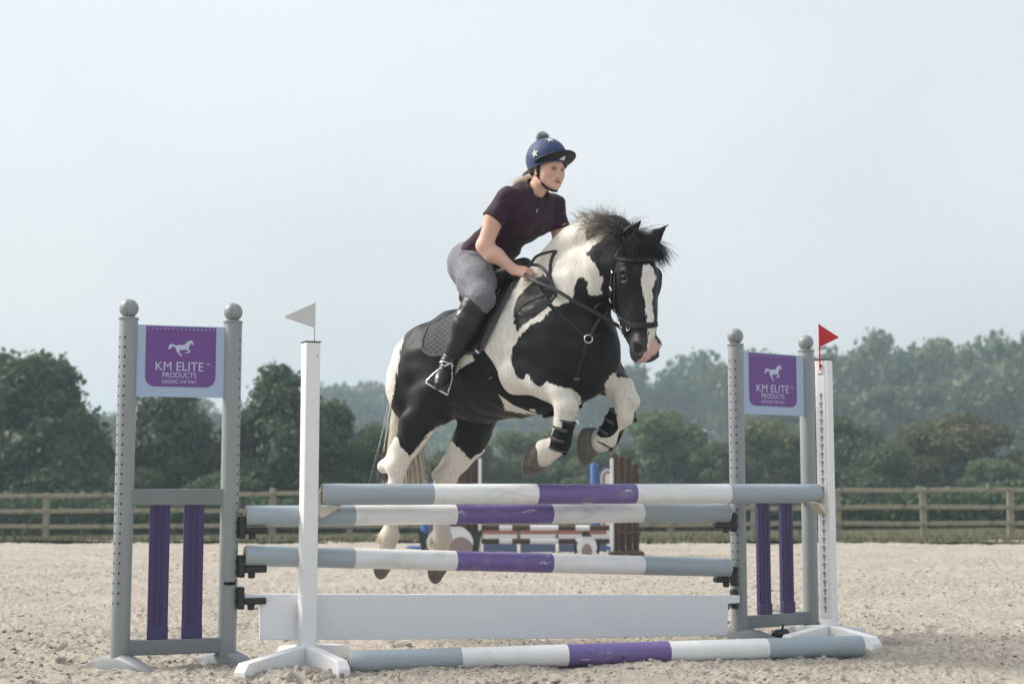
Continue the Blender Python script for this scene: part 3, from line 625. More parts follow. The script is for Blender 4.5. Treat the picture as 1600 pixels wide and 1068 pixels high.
stand(WL, math.radians(28), [(arm(362, 1062, WL), .60), (arm(556, 1060, WL), .50), (-arm(362, 1062, WL), .40), (-arm(556, 1060, WL), .36)], 'white timber stand carrying the white flag, scuffed and mud-flecked',
      ((1, 0, 0),), ('white', (.60, .60, .58), (.30, .28, .25)), 'dirty white triangular flag on top of the scuffed white stand', ((.022, .01), (-1, -.12), .155, .135, .42), 1.655, .215)
stand(WR, math.radians(52), [(arm(1386, 1016, WR), .42), (arm(1215, 1012, WR), .42), (-arm(1215, 1012, WR), .34), (-arm(1386, 1016, WR), .36)], 'white timber stand carrying the red flag, keyhole strip on its side',
      ((-1, 0, 0),), ('red', (.50, .022, .03), (.60, .35, .32)), 'bright red triangular flag on top of the stand with the keyhole strip', ((-.05, .0), (1, .1), .118, .142, .44), 1.658, .215)

# spare cup dropped on the sand
c = ground(1222, 997); t = thing('spare_pole_cup', c, 'black plastic cup lying loose on the sand by the right wing', 'pole cup')
Rc = Rz(.5) @ np.array([[1, 0, 0], [0, .8, -.6], [0, .6, .8]])
m = MB(); m.box(c + up3 * .03, (.10, .05, .035), Rc); m.build('cup_body', M_BLACKP, t, bevel=.01)
m = MB(); m.box(c + np.array([-.05, 0, .018]), (.07, .035, .022), Rc @ Rz(.6)); m.cyl(c + np.array([.0, 0, .04]), c + np.array([.01, .01, .085]), .009, .006, 10); m.build('cup_shelf', M_BLACKP, t, bevel=.006)
# ================================================================== practice jumps further back in the arena
M_BROWN = mat('brown_stained_picket', (.085, .052, .038), .75, .25, var=.3, vscale=6, bump=.3, bscale=25, stretch=(4, 4, 1))
M_BLUE = mat('blue_painted_post', (.05, .13, .34), .5, .4, var=.15)
M_BGW = mat('white_painted_board', (.70, .71, .71), .5, .35, var=.06)
M_RED = mat('red_painted_board', (.36, .15, .13), .5, .35, var=.12)
M_DKG = mat('dark_painted_board', (.03, .045, .04), .6, .3, var=.2)
M_PINK = mat('pink_brown_paint', (.27, .21, .20), .6, .3, var=.15)
M_NAVY = mat('navy_painted_board', (.11, .14, .25), .5, .35, var=.15)
BGY = 19.6; sc = BGY / FPX
def bgp(x, y, dy=0.): return at_depth(x, y, BGY + dy)
def picket_wing(x0, x1, ytop, n_, label, white_edge):
    base = ground((x0 + x1) / 2, 868); base[1] = BGY; base[2] = 0; t = thing('picket_wing', base, label, 'jump wing', 'brown picket wings of the far jump')
    for k in range(n_):
        x = x0 + (x1 - x0) * (k + .5) / n_; top = bgp(x, ytop[k])[2]; X = bgp(x, 800)[0]; dy = .07 * k
        m = MB(); m.prism([(-.042, .03), (.042, .03), (.042, top - .02), (.02, top), (-.02, top), (-.042, top - .02)], (X, BGY + dy, 0), np.array([1., 0, 0]), up3, .035); m.build('picket', M_BROWN, t, bevel=.004)
    X0, X1 = bgp(x0, 800)[0], bgp(x1, 800)[0]
    for z in (.3, .95):
        m = MB(); m.tube([(X0, BGY - .03, z), (X1, BGY - .03 + .07 * (n_ - 1), z)], .025, 8); m.build('cross_rail', M_BROWN, t)
    m = MB(); m.box(((X0 + X1) / 2, BGY + .1, .04), (X1 - X0 + .06, .5, .06)); m.build('foot', M_BROWN, t, bevel=.01)
    if white_edge is not None:
        X = bgp(white_edge, 800)[0]; top = bgp(white_edge, 716)[2]; m = MB(); m.box((X, BGY - .05, top / 2 + .02), (.04, .05, top - .04)); m.build('white_post', M_BGW, t, bevel=.004)
    return t
picket_wing(956, 1001, (708, 713, 713, 724), 4, 'dark brown picket wing on the pony-muzzle end of the far brown-and-white jump', 956)
picket_wing(716, 747, (722, 718, 716), 3, 'dark brown picket wing half hidden by the hind leg of the pony', 750)
def bg_pole(y, label):
    a, b = bgp(752, y, .0), bgp(952, y, .05); t = thing('far_pole', (a + b) / 2, label, 'pole', 'brown and white poles of the far jump'); e = [0, .14, .24, .38, .60, .735, .845, 1]
    for i in range(7):
        m = MB(); m.cyl(a + (b - a) * e[i], a + (b - a) * e[i + 1], .034, n=16); m.build('painted_band', M_BGW if i % 2 else M_BROWN, t)
bg_pole(824, 'upper brown and white striped pole of the far jump'); bg_pole(845, 'lower brown and white striped pole of the far jump')
# printed fillers under the far poles
def filler(x0, x1, label):
    a, b = bgp(x0, 860, 1.1), bgp(x1, 860, 1.1); z = [bgp(800, y, 1.1)[2] for y in (826, 834, 841, 849, 862)]; t = thing('jump_filler', ((a[0] + b[0]) / 2, BGY + 1.1, 0), label, 'filler', 'red and navy fillers of the far jump')
    for i, mt in enumerate((M_RED, M_BGW, M_DKG, M_NAVY)):
        m = MB(); m.box(((a[0] + b[0]) / 2, BGY + 1.1 - .004 * i, (z[i] + z[i + 1]) / 2), (b[0] - a[0], .03, z[i] - z[i + 1] - .003)); m.build('painted_panel', mt, t)
    for X in (a[0] + .03, b[0] - .03): m = MB(); m.box((X, BGY + 1.14, z[0] / 2), (.04, .04, z[0])); m.build('leg', M_BGW, t)
filler(755, 808, 'red over navy filler board by the half hidden picket wing'); filler(813, 868, 'red over navy filler board in the middle of the far jump'); filler(873, 948, 'long red over navy filler board by the egg-shaped board')
# egg-shaped animal-face boards
def egg(cx, top, wpx, label, dy, lean):
    c = ground(cx, 872); c = bgp(cx, 868, dy); z0 = 0.02; zt = bgp(cx, top, dy)[2]; W_ = wpx * sc; H_ = zt - z0; t = thing('egg_board', (c[0], BGY + dy, 0), label, 'filler', 'white egg-shaped boards of the far jump')
    shp = lambda s_, h_: [(W_ / 2 * s_ * math.sin(a) * (1 + .12 * math.cos(a)), h_ * (H_ / 2 - H_ / 2 * math.cos(a)) ) for a in np.linspace(0, 2 * np.pi, 33)[:-1]]
    m = MB(); m.prism(shp(1, 1), (c[0], BGY + dy, z0), np.array([1., 0, 0]), up3, .03); m.build('board', M_BGW, t, 30)
    m = MB(); m.prism(shp(.52, .6), (c[0] + lean, BGY + dy - .018, z0), np.array([1., 0, 0]), up3, .008); m.build('muzzle_patch', M_PINK, t, 30)
    for sx in (-1, 1):
        m = MB(); m.prism([(sx * W_ * .30, H_ * .55), (sx * W_ * .72, H_ * .86), (sx * W_ * .66, H_ * .52), (sx * W_ * .62, H_ * .12), (sx * W_ * .46, H_ * .2)][::sx], (c[0], BGY + dy + .02, z0), np.array([1., 0, 0]), up3, .02); m.build('dark_ear', M_DKG, t, 30)
    m = MB(); m.prism([(-W_ * .22, H_ * .93), (-W_ * .30, H_ * 1.08), (0, H_ * 1.2), (W_ * .1, H_ * 1.1), (W_ * .26, H_ * .93)][::-1], (c[0], BGY + dy - .02, z0), np.array([1., 0, 0]), up3, .02); m.build('dark_forelock', M_DKG, t, 30)
egg(917, 835, 30, 'narrow white egg-shaped board with pink-brown centre by the right-hand far pickets', -.5, 0); egg(703, 818, 70, 'wide white rounded board with dark ears, half hidden behind the hind hooves', -.4, .14)
# blue wings with a printed arch, beyond
def blue_wing(x, ytop, ax0, ax1, atop, label, arch):
    Y = BGY + 2.2; p = at_depth(x, ytop, Y); t = thing('blue_wing', (p[0], Y, 0), label, 'jump wing', 'blue wings of the far jump')
    m = MB(); m.tube([(p[0], Y, .02), (p[0], Y, p[2] - .03), (p[0], Y, p[2] - .01), (p[0], Y, p[2])], [.055, .055, .045, .02], 16); m.build('post', M_BLUE, t)
    x0, x1 = at_depth(ax0, 760, Y)[0], at_depth(ax1, 760, Y)[0]; zt = at_depth(x, atop, Y)[2]; R_ = (x1 - x0) / 2; cx_ = (x0 + x1) / 2
    for rr, mt, dz in ((1, M_NAVY, 0), (.74, M_BGW, .01), (.55, M_RED, .02), (.3, M_BGW, .03)):
        m = MB(); m.prism([(-R_ * rr, .1), (R_ * rr, .1)] + [(R_ * rr * math.cos(a), zt - R_ + R_ * rr * math.sin(a)) for a in np.linspace(0, np.pi, 13)], (cx_, Y - dz, 0), np.array([1., 0, 0]), up3, .02); m.build('arch_panel', mt, t, 30)
    m = MB(); m.box((p[0], Y, .03), (.5, .4, .05)); m.build('foot', M_BLUE, t, bevel=.01)
    m = MB(); xx = at_depth(arch, 760, Y)[0]; m.box((xx, Y, zt * .46), (.06, .05, zt * .92)); m.build('post', M_BLUE, t, bevel=.01)
blue_wing(928, 723, 934, 966, 728, 'blue post wing with arched panel beside the right-hand far pickets', 968); blue_wing(664, 752, 672, 712, 735, 'blue post wing with arched panel behind the hind legs', 686)
# ================================================================== soft bodies: blended distance fields -> one continuous mesh
class Field:
    def __init__(s, lo, hi, h):
        s.lo = np.asarray(lo, np.float32); s.h = h; s.n = np.ceil((np.asarray(hi) - s.lo) / h).astype(int) + 1
        s.D = np.full(s.n, .2, np.float32)
    def _sub(s, lo, hi):
        i0 = np.maximum(0, np.floor((np.asarray(lo) - s.lo) / s.h).astype(int)); i1 = np.minimum(s.n, np.ceil((np.asarray(hi) - s.lo) / s.h).astype(int) + 1)
        if (i1 <= i0).any(): return None, None
        ax = [s.lo[k] + s.h * np.arange(i0[k], i1[k], dtype=np.float32) for k in range(3)]
        return tuple(slice(a, b) for a, b in zip(i0, i1)), np.stack(np.meshgrid(*ax, indexing='ij'), -1)
    def _mix(s, sl, d, k, mode):
        if mode == 'add':
            a = s.D[sl]; hh = np.maximum(k - np.abs(a - d), 0) / k; s.D[sl] = np.minimum(a, d) - hh * hh * k * .25
        else:
            a = s.D[sl]; b = -d; hh = np.maximum(k - np.abs(a - b), 0) / k; s.D[sl] = np.maximum(a, b) + hh * hh * k * .25
    def cone(s, a, b, ra, rb, k=.03, sq=None, mode='add'):
        """capsule from a to b, radius ra -> rb; sq=(axis, factor) makes the section thinner (<1) or wider along that axis"""
        a = np.asarray(a, np.float32); b = np.asarray(b, np.float32); f = 1. if sq is None else sq[1]; m = max(ra, rb) * max(1, f) + k + .03
        sl, P = s._sub(np.minimum(a, b) - m, np.maximum(a, b) + m)
        if sl is None: return s
        ab = b - a
        if sq is not None:
            ax = unit(sq[0]).astype(np.float32); P = P + ((P - a) @ ax)[..., None] * ax * (1 / f - 1); ab = ab + (ab @ ax) * ax * (1 / f - 1)
        pa = P - a; t = np.clip((pa @ ab) / max(ab @ ab, 1e-9), 0, 1); d = np.linalg.norm(pa - t[..., None] * ab, axis=-1) - (ra + (rb - ra) * t)
        s._mix(sl, d * min(1, f) if sq is not None else d, k, mode); return s
    def chain(s, pts, rs, k=.03, sq=None):
        for i in range(len(pts) - 1): s.cone(pts[i], pts[i + 1], rs[i], rs[i + 1], k, sq[i] if isinstance(sq, list) else sq)
        return s
    def ell(s, c, r, R=None, k=.03, mode='add'):
        """ellipsoid; R columns are its axes"""
        c = np.asarray(c, np.float32); r = np.asarray(r, np.float32); m = r.max() + k + .03; sl, P = s._sub(c - m, c + m)
        if sl is None: return s
        p = P - c
        if R is not None: p = p @ np.asarray(R, np.float32)
        k0 = np.linalg.norm(p / r, axis=-1); k1 = np.linalg.norm(p / (r * r), axis=-1) + 1e-6; s._mix(sl, k0 * (k0 - 1) / k1, k, mode); return s
    def plane(s, c, n, R):
        """cut flat at c, removing the side n points to, within a ball of radius R"""
        c = np.asarray(c, np.float32); n = unit(n).astype(np.float32); sl, P_ = s._sub(c - R, c + R)
        d = (P_ - c) @ n; ok = np.linalg.norm(P_ - c, axis=-1) < R; s.D[sl] = np.where(ok, np.maximum(s.D[sl], d), s.D[sl]); return s
    def lumps(s, amp, lo_, hi_, n=7, seed=1):
        """soft uneven relief"""
        r = np.random.default_rng(seed); ax = [s.lo[k] + s.h * np.arange(s.n[k], dtype=np.float32) for k in range(3)]
        for _ in range(n):
            d = unit(r.normal(size=3)) * 2 * np.pi / r.uniform(lo_, hi_); ph = r.uniform(0, 6.28); e = [np.exp(1j * (d[k] * ax[k])).astype(np.complex64) for k in range(3)]
            s.D += (amp / n ** .5) * np.imag(e[0][:, None, None] * np.complex64(np.exp(1j * ph)) * e[1][None, :, None] * e[2][None, None, :]).astype(np.float32)
        return s
    def mesh(s, smooth=2):
        D = s.D; S = D < 0; nx, ny, nz = D.shape
        cnt = np.zeros((nx - 1, ny - 1, nz - 1), np.int8)
        for i in (0, 1):
            for j in (0, 1):
                for k in (0, 1): cnt += S[i:nx - 1 + i, j:ny - 1 + j, k:nz - 1 + k]
        act = np.argwhere((cnt > 0) & (cnt < 8)); idx = np.full(cnt.shape, -1, np.int32); idx[tuple(act.T)] = np.arange(len(act))
        acc = np.zeros((len(act), 3)); num = np.zeros(len(act)); cor = [(i, j, k) for i in (0, 1) for j in (0, 1) for k in (0, 1)]
        vals = {c: D[act[:, 0] + c[0], act[:, 1] + c[1], act[:, 2] + c[2]] for c in cor}
        for c in cor:
            for ax in range(3):
                if c[ax]: continue
                e = list(c); e[ax] = 1; e = tuple(e); a, b = vals[c], vals[e]; x = (a < 0) != (b < 0); t = np.where(x, a / np.where(a == b, 1, a - b), 0)
                p = np.tile(np.array(c, float), (len(act), 1)); p[:, ax] = t; acc[x] += p[x]; num[x] += 1
        V = s.lo + s.h * (act + acc / np.maximum(num, 1)[:, None]); Q = []
        for ax in range(3):
            a = S[:-1, :, :] if ax == 0 else S[:, :-1, :] if ax == 1 else S[:, :, :-1]; b = S[1:] if ax == 0 else S[:, 1:] if ax == 1 else S[:, :, 1:]
            u, w_ = (ax + 1) % 3, (ax + 2) % 3
            for sg, msk in ((1, a & ~b), (0, ~a & b)):
                e = np.argwhere(msk); e = e[(e[:, u] > 0) & (e[:, w_] > 0) & (e[:, u] < cnt.shape[u]) & (e[:, w_] < cnt.shape[w_])]
                if not len(e): continue
                du = np.zeros(3, int); du[u] = 1; dw = np.zeros(3, int); dw[w_] = 1
                q = [idx[tuple(x.T)] for x in (e - du - dw, e - dw, e, e - du)]; q = np.stack(q if sg else q[::-1], -1); Q.append(q)
        Q = np.concatenate(Q); Q = Q[(Q >= 0).all(1)]
        E = np.concatenate([Q[:, [0, 1]], Q[:, [1, 2]], Q[:, [2, 3]], Q[:, [3, 0]]]); n = len(V)
        for it in range(smooth):
            for lam in (.5, -.52):
                A = np.stack([np.bincount(E[:, 0], V[E[:, 1], c], n) + np.bincount(E[:, 1], V[E[:, 0], c], n) for c in range(3)], -1); m = np.bincount(E.ravel(), minlength=n)
                V = V + lam * (A / np.maximum(m, 1)[:, None] - V)
        return V, Q

# the pony's own frame: s along its heading, l to its left, z up, origin on the ground under the withers
PSI = math.radians(36)
H_S = np.array([math.cos(PSI), -math.sin(PSI), 0]); H_L = np.array([math.sin(PSI), math.cos(PSI), 0]); H_Z = np.array([0, 0, 1.])
H_O = at_depth(838, 425, 8.3); H_O[2] = 0
H_M = np.stack([H_S, H_L, H_Z], 1)
def P(x, y, lat=0.):
    """photo pixel on the plane `lat` metres to the left of the pony's mid-plane -> point in the pony's frame"""
    d = ray(x, y); t = ((H_O - _C) @ H_L + lat) / (d @ H_L); return H_M.T @ (_C + d * t - H_O)
def W(v): return np.asarray(v) @ H_M.T + H_O
def pix(v): return project(W(v))
def poly_sd(p, poly):
    """signed distance in pixels, positive inside"""
    poly = np.asarray(poly, float); n = len(poly); d = np.full(len(p), 1e9); ins = np.zeros(len(p), bool)
    for i in range(n):
        a, b = poly[i], poly[(i + 1) % n]; e = b - a; w_ = p - a; t = np.clip((w_ @ e) / (e @ e), 0, 1); d = np.minimum(d, np.linalg.norm(w_ - t[:, None] * e, axis=1))
        c = ((a[1] > p[:, 1]) != (b[1] > p[:, 1])) & (p[:, 0] < (b[0] - a[0]) * (p[:, 1] - a[1]) / ((b[1] - a[1]) if b[1] != a[1] else 1e-9) + a[0]); ins ^= c
    return np.where(ins, d, -d)
def body_obj(name, V, Q, m, parent, local=True, attrs=None):
    Vw = W(V) if local else V; base = root_loc(parent)
    me = fast_mesh(name, Vw - base, Q, m); 
    for k, v in (attrs or {}).items():
        a = me.attributes.new(k, 'FLOAT', 'POINT'); a.data.foreach_set('value', np.asarray(v, np.float32))
    o = bpy.data.objects.new(name, me); COL.objects.link(o); o.parent = parent; return o
def strands(name, roots, dirs, n_seg, length, rad, m, parent, curl=.3, grav=-.3, seed=0, sides=3, tint=None, wind=None, kind='stuff', clump=0):
    """tapered hairs; roots/dirs in the pony's frame"""
    r = np.random.default_rng(seed); n = len(roots); ln = np.broadcast_to(np.asarray(length, float), (n,)).copy(); pts = [np.array(roots, float)]; d = np.array(dirs, float); d /= np.linalg.norm(d, axis=1)[:, None]
    drift = r.normal(size=(n, 3)) * curl
    if clump: drift = (r.normal(size=(clump, 3)) * curl)[r.integers(0, clump, n)] + .3 * drift
    for k in range(n_seg):
        d = d + (drift + r.normal(size=(n, 3)) * curl * .35) / n_seg + np.array([0, 0, grav]) / n_seg + (0 if wind is None else np.asarray(wind) / n_seg); d /= np.linalg.norm(d, axis=1)[:, None]
        pts.append(pts[-1] + d * (ln / n_seg)[:, None])
    Pt = np.stack(pts, 1); T = np.gradient(Pt, axis=1); T /= np.linalg.norm(T, axis=-1)[..., None] + 1e-9
    X = np.cross(T, np.array([.3, .5, .81])); X /= np.linalg.norm(X, axis=-1)[..., None] + 1e-9; Y_ = np.cross(T, X)
    rr = np.broadcast_to(np.asarray(rad, float), (n,))[:, None] * np.linspace(1, .18, n_seg + 1)[None] ** .8
    an = np.arange(sides) / sides * 2 * np.pi
    V = Pt[:, :, None] + rr[:, :, None, None] * (np.cos(an)[:, None] * X[:, :, None] + np.sin(an)[:, None] * Y_[:, :, None])
    idx = np.arange(n * (n_seg + 1) * sides).reshape(n, n_seg + 1, sides); nx = np.roll(idx, -1, 2)
    Q = np.stack([idx[:, :-1], nx[:, :-1], nx[:, 1:], idx[:, 1:]], -1).reshape(-1, 4)
    at = {} if tint is None else {'tint': np.repeat(np.broadcast_to(tint, (n,)), (n_seg + 1) * sides)}
    o = body_obj(name, V.reshape(-1, 3), Q, m, parent, attrs=at)
    if kind: o['kind'] = kind
    return o
# ================================================================== the piebald pony
BLACK_PATCH = [
 [(634, 515), (626, 548), (620, 578), (617, 600), (609, 643), (611, 665), (620, 682), (627, 699), (641, 714), (649, 702), (664, 684), (681, 668), (686, 666), (692, 679), (703, 686), (717, 699), (734, 718), (757, 703), (820, 690), (820, 652), (858, 651), (854, 647), (848, 648), (818, 646), (790, 641), (787, 632), (782, 623), (776, 612), (780, 602), (766, 577), (754, 560), (733, 566), (722, 574), (712, 584), (710, 572), (722, 550), (735, 520), (765, 470), (775, 430), (720, 430), (640, 480)],
 [(833, 442), (819, 453), (808, 467), (802, 484), (803, 504), (809, 519), (816, 509), (830, 500), (847, 487), (860, 476), (866, 455), (860, 434), (848, 428)],
 [(888, 473), (875, 476), (861, 484), (847, 501), (830, 507), (819, 518), (809, 529), (801, 543), (797, 565), (809, 589), (817, 594), (824, 584), (833, 599), (842, 604), (854, 597), (870, 601), (880, 606), (893, 607), (907, 618), (909, 640), (948, 640), (946, 598), (953, 586), (966, 581), (1000, 570), (985, 500), (960, 462), (939, 459), (933, 462), (920, 459), (917, 442), (910, 431), (901, 439), (896, 453), (895, 466)],
 [(939, 461), (941, 431), (936, 433), (934, 419), (920, 400), (916, 397), (926, 386), (948, 370), (954, 366), (960, 320), (1070, 320), (1070, 590), (962, 590), (950, 520), (930, 470)],
 [(914, 378), (922, 374), (934, 366), (941, 356), (975, 345), (975, 320), (940, 320), (925, 345), (916, 360)]]
WHITE_PATCH = [[(1005, 414), (1013, 413), (1020, 418), (1025, 433), (1018, 453), (1020, 478), (1022, 504), (1024, 528), (1034, 540), (1026, 552), (1013, 561), (1003, 570), (994, 568), (1003, 557), (1012, 546), (1013, 523), (1010, 501), (1009, 478), (1003, 450), (1001, 437)]]
PINK_PATCH = [[(1018, 528), (1034, 528), (1034, 560), (1003, 574), (994, 567), (1003, 557), (1012, 545)], [(971, 538), (979, 538), (980, 556), (972, 552)]]
pony = thing('pony', W(np.array([-.2, 0, 0])), 'black and white piebald pony leaping over the striped poles with tucked forelegs', 'pony')
F1 = Field((-1.15, -.5, .28), (.95, .5, 2.5), .0085)
LAT = np.array([0, 1., 0]); k = .05
# trunk: stations of centre, half height, half width
ST = [((-.68, 0, 1.64), .225, .225), ((-.52, 0, 1.645), .295, .285), ((-.30, 0, 1.635), .335, .315), ((-.08, 0, 1.665), .35, .30), ((.12, 0, 1.68), .345, .26), ((.24, 0, 1.66), .29, .235)]
for (c0, a0_, w0), (c1, a1_, w1) in zip(ST[:-1], ST[1:]): F1.cone(c0, c1, a0_, a1_, .04, (LAT, (w0 / a0_ + w1 / a1_) / 2))
# withers and back line
F1.cone((-.10, 0, 1.97), (.05, 0, 2.00), .07, .085, .10, (LAT, .7)).cone((-.60, 0, 1.79), (-.80, 0, 1.715), .12, .09, .08)
F1.ell((.24, 0, 1.63), (.14, .165, .20), k=.07)                                   # breast
for sd_ in (-1, 1):
    F1.ell((.18, sd_ * .165, 1.70), (.14, .10, .27), k=.03)                       # shoulder blade
    F1.ell((.24, sd_ * .115, 1.60), (.10, .10, .13), k=.05)                        # breast muscle
    F1.ell((-.70, sd_ * .135, 1.60), (.225, .15, .245), k=.07)                     # rump
    F1.ell((-.80, sd_ * .14, 1.50), (.165, .125, .22), k=.06)                      # back of thigh
    F1.ell((-.62, sd_ * .165, 1.54), (.17, .115, .26), k=.035)                      # front of thigh
F1.cone((-.88, 0, 1.73), (-.97, 0, 1.60), .055, .045, .04)                         # dock
# neck
nk = [P(860, 482), P(897, 452), P(932, 425, -.01), P(955, 405, -.02), P(972, 398, -.03)]
F1.chain(nk, [.245, .207, .176, .147, .115], .05, [(LAT, .66), (LAT, .62), (LAT, .60), (LAT, .60)])
F1.chain([P(842, 428), P(868, 402), P(895, 374), P(922, 360, -.01), P(955, 360, -.02), P(980, 372, -.03)], [.05, .055, .055, .055, .055, .05], .09)   # crest
VT, QT = F1.mesh(2)                                                                # trunk and neck alone: what the tack lies on
# right hind
def hind(px):
    st, ga, hk, hp, cn, ft, ps = px
    F1.chain([st, ga, hk], [.122, .094, .056], .05).cone(ga, hp, .052, .030, .045).cone(hp, hk, .031, .045, .03)
    F1.chain([hk, (hk + cn) / 2, cn, ft], [.055, .043, .038, .050], .03); F1.cone(ft, ps, .055, .052, .03)
RH = [P(684, 610, -.195), P(652, 664, -.20), P(620, 728, -.19), P(600, 728, -.19), P(613, 790, -.19), P(609, 838, -.19), P(602, 866, -.19)]
LH = [P(752, 640, .20), P(733, 690, .20), P(700, 742, .19), P(684, 742, .19), P(692, 800, .18), P(690, 842, .18), P(686, 868, .18)]
hind(RH); hind(LH)
# forelegs
RF = [P(812, 580, -.20), P(848, 597, -.20), P(876, 617, -.19), P(885, 636, -.19), P(880, 660, -.19), P(869, 697, -.18), P(855, 703, -.18)]
F1.chain(RF[:3], [.118, .080, .060], .032).chain(RF[2:5], [.059, .060, .046], .03).chain(RF[4:], [.046, .046, .060], .03).cone(RF[6], P(848, 712, -.18), .062, .06, .02)
F1.ell(P(802, 588, -.2), (.09, .075, .09), k=.03)
LF = [P(917, 570, .16), P(952, 592, .18), P(972, 606, .19), P(979, 626, .19), P(974, 650, .19), P(948, 687, .18), P(938, 690, .18)]
F1.chain(LF[:3], [.108, .085, .064], .04).chain(LF[2:5], [.064, .066, .048], .03).chain(LF[4:], [.048, .048, .056], .03).cone(LF[6], P(928, 688, .18), .058, .058, .02)
# sheath fold and flank
F1.ell((-.42, 0, 1.36), (.15, .10, .07), k=.08)
F1.lumps(.0048, .09, .22, 8, 5)
V1, Q1 = F1.mesh(3)
# head in its own frame: u down the face, n out of the forehead, e to the left
hyaw = math.radians(60); fwd_w = np.array([math.cos(hyaw), -math.sin(hyaw), 0]); hp_ = math.radians(9)
hn = H_M.T @ (fwd_w * math.cos(hp_) + H_Z * math.sin(hp_)); hu = H_M.T @ (fwd_w * math.sin(hp_) - H_Z * math.cos(hp_)); he = np.cross(hn, hu)
HO = P(990, 378, -.03)
HSC = np.array([1.02, 1.12, 1.14])
def hd(u_, n_, e_): return HO + hu * (u_ * HSC[0]) + hn * (n_ * HSC[1]) + he * (e_ * HSC[2])
HR = np.stack([hu, hn, he], 1)
lo = HO - .35; hi = HO + .45; lo[2] = HO[2] - .74; hi[2] = HO[2] + .22
F2 = Field(lo, hi, .006)
E_ = lambda c, r, kk=.03, mode='add': F2.ell(hd(*c), np.array(r) * HSC, HR, kk, mode)
F2.cone(hd(.05, -.03, 0), hd(.21, .005, 0), .096, .108, .04, (he, .97)); F2.cone(hd(.21, .01, 0), hd(.42, .012, 0), .102, .072, .04, (he, .92)); F2.cone(hd(.42, .012, 0), hd(.575, -.002, 0), .070, .064, .03, (he, 1.0))
F2.cone(hd(.10, .045, 0), hd(.48, .052, 0), .05, .03, .04)                                  # bridge of the nose
for s_ in (-1, 1):
    E_((.22, -.095, s_ * .048), (.125, .115, .042), .05)                                   # round cheek
    E_((.40, -.055, s_ * .032), (.15, .045, .028), .05)                                    # jaw bar
    E_((.195, .032, s_ * .088), (.045, .036, .026), .03)                                    # brow
    E_((.24, .035, s_ * .082), (.05, .02, .02), .03)
    E_((.30, .03, s_ * .055), (.11, .02, .022), .03)                                        # facial crest
    E_((.58, .022, s_ * .046), (.056, .040, .030), .025)                                   # nostril wing
E_((.585, -.005, 0), (.062, .055, .062), .03); E_((.605, -.052, 0), (.04, .034, .04), .03); E_((.625, .012, 0), (.032, .030, .045), .025)
E_((.35, -.08, 0), (.16, .05, .04), .05)
F2.cone(hd(.03, -.10, 0), hd(.12, -.15, 0), .09, .11, .05, (he, .75))
for s_ in (-1, 1):
    E_((.215, .040, s_ * .112), (.024, .020, .020), .012, 'cut')                            # eye socket
    F2.cone(hd(.572, .028, s_ * .080), hd(.600, .036, s_ * .058), .014, .023, .012, mode='cut')  # nostril
F2.cone(hd(.628, -.028, -.06), hd(.628, -.028, .06), .004, .004, .008, mode='cut'); 
# ears
for s_, tip in ((-1, P(1001, 345, -.11)), (1, P(1044, 352, .08))):
    bs = hd(.02, -.02, s_ * .066); md = bs * .5 + tip * .5; ax = unit(tip - bs); outw = unit(hn * .8 + he * s_ * .5)
    F2.chain([bs, md, tip], [.042, .036, .006], .02, (outw, .7)); F2.chain([bs + outw * .022 + ax * .015, md + outw * .022, tip * .8 + md * .2 + outw * .012], [.018, .018, .004], .008) if False else None
    F2.cone(bs + outw * .03 + ax * .03, tip * .75 + md * .25 + outw * .014, .019, .007, .012, mode='cut')
V2, Q2 = F2.mesh(2)
V = np.concatenate([V1, V2]); Q = np.concatenate([Q1, Q2 + len(V1)])
px = pix(V); sdv = np.max([poly_sd(px, p) for p in BLACK_PATCH], 0); sdw = poly_sd(px, WHITE_PATCH[0]); sdp = np.max([poly_sd(px, p) for p in PINK_PATCH], 0)
is_head = np.arange(len(V)) >= len(V1)
nb = (V - HO) @ hn; sdv = np.where(is_head, np.where(nb > -.16, 30, sdv), sdv); sdw = np.where(is_head, sdw, -60); sdp = np.where(is_head, sdp, -60)
under = poly_sd(px, [(818, 616), (880, 621), (892, 660), (846, 662), (836, 640)]); sdv = np.where(~is_head & (V[:, 1] > -.135), np.maximum(sdv, under), sdv)
# legs of the far side keep their own white below stifle and forearm
coat = np.minimum(sdv, -sdw) / 277.0

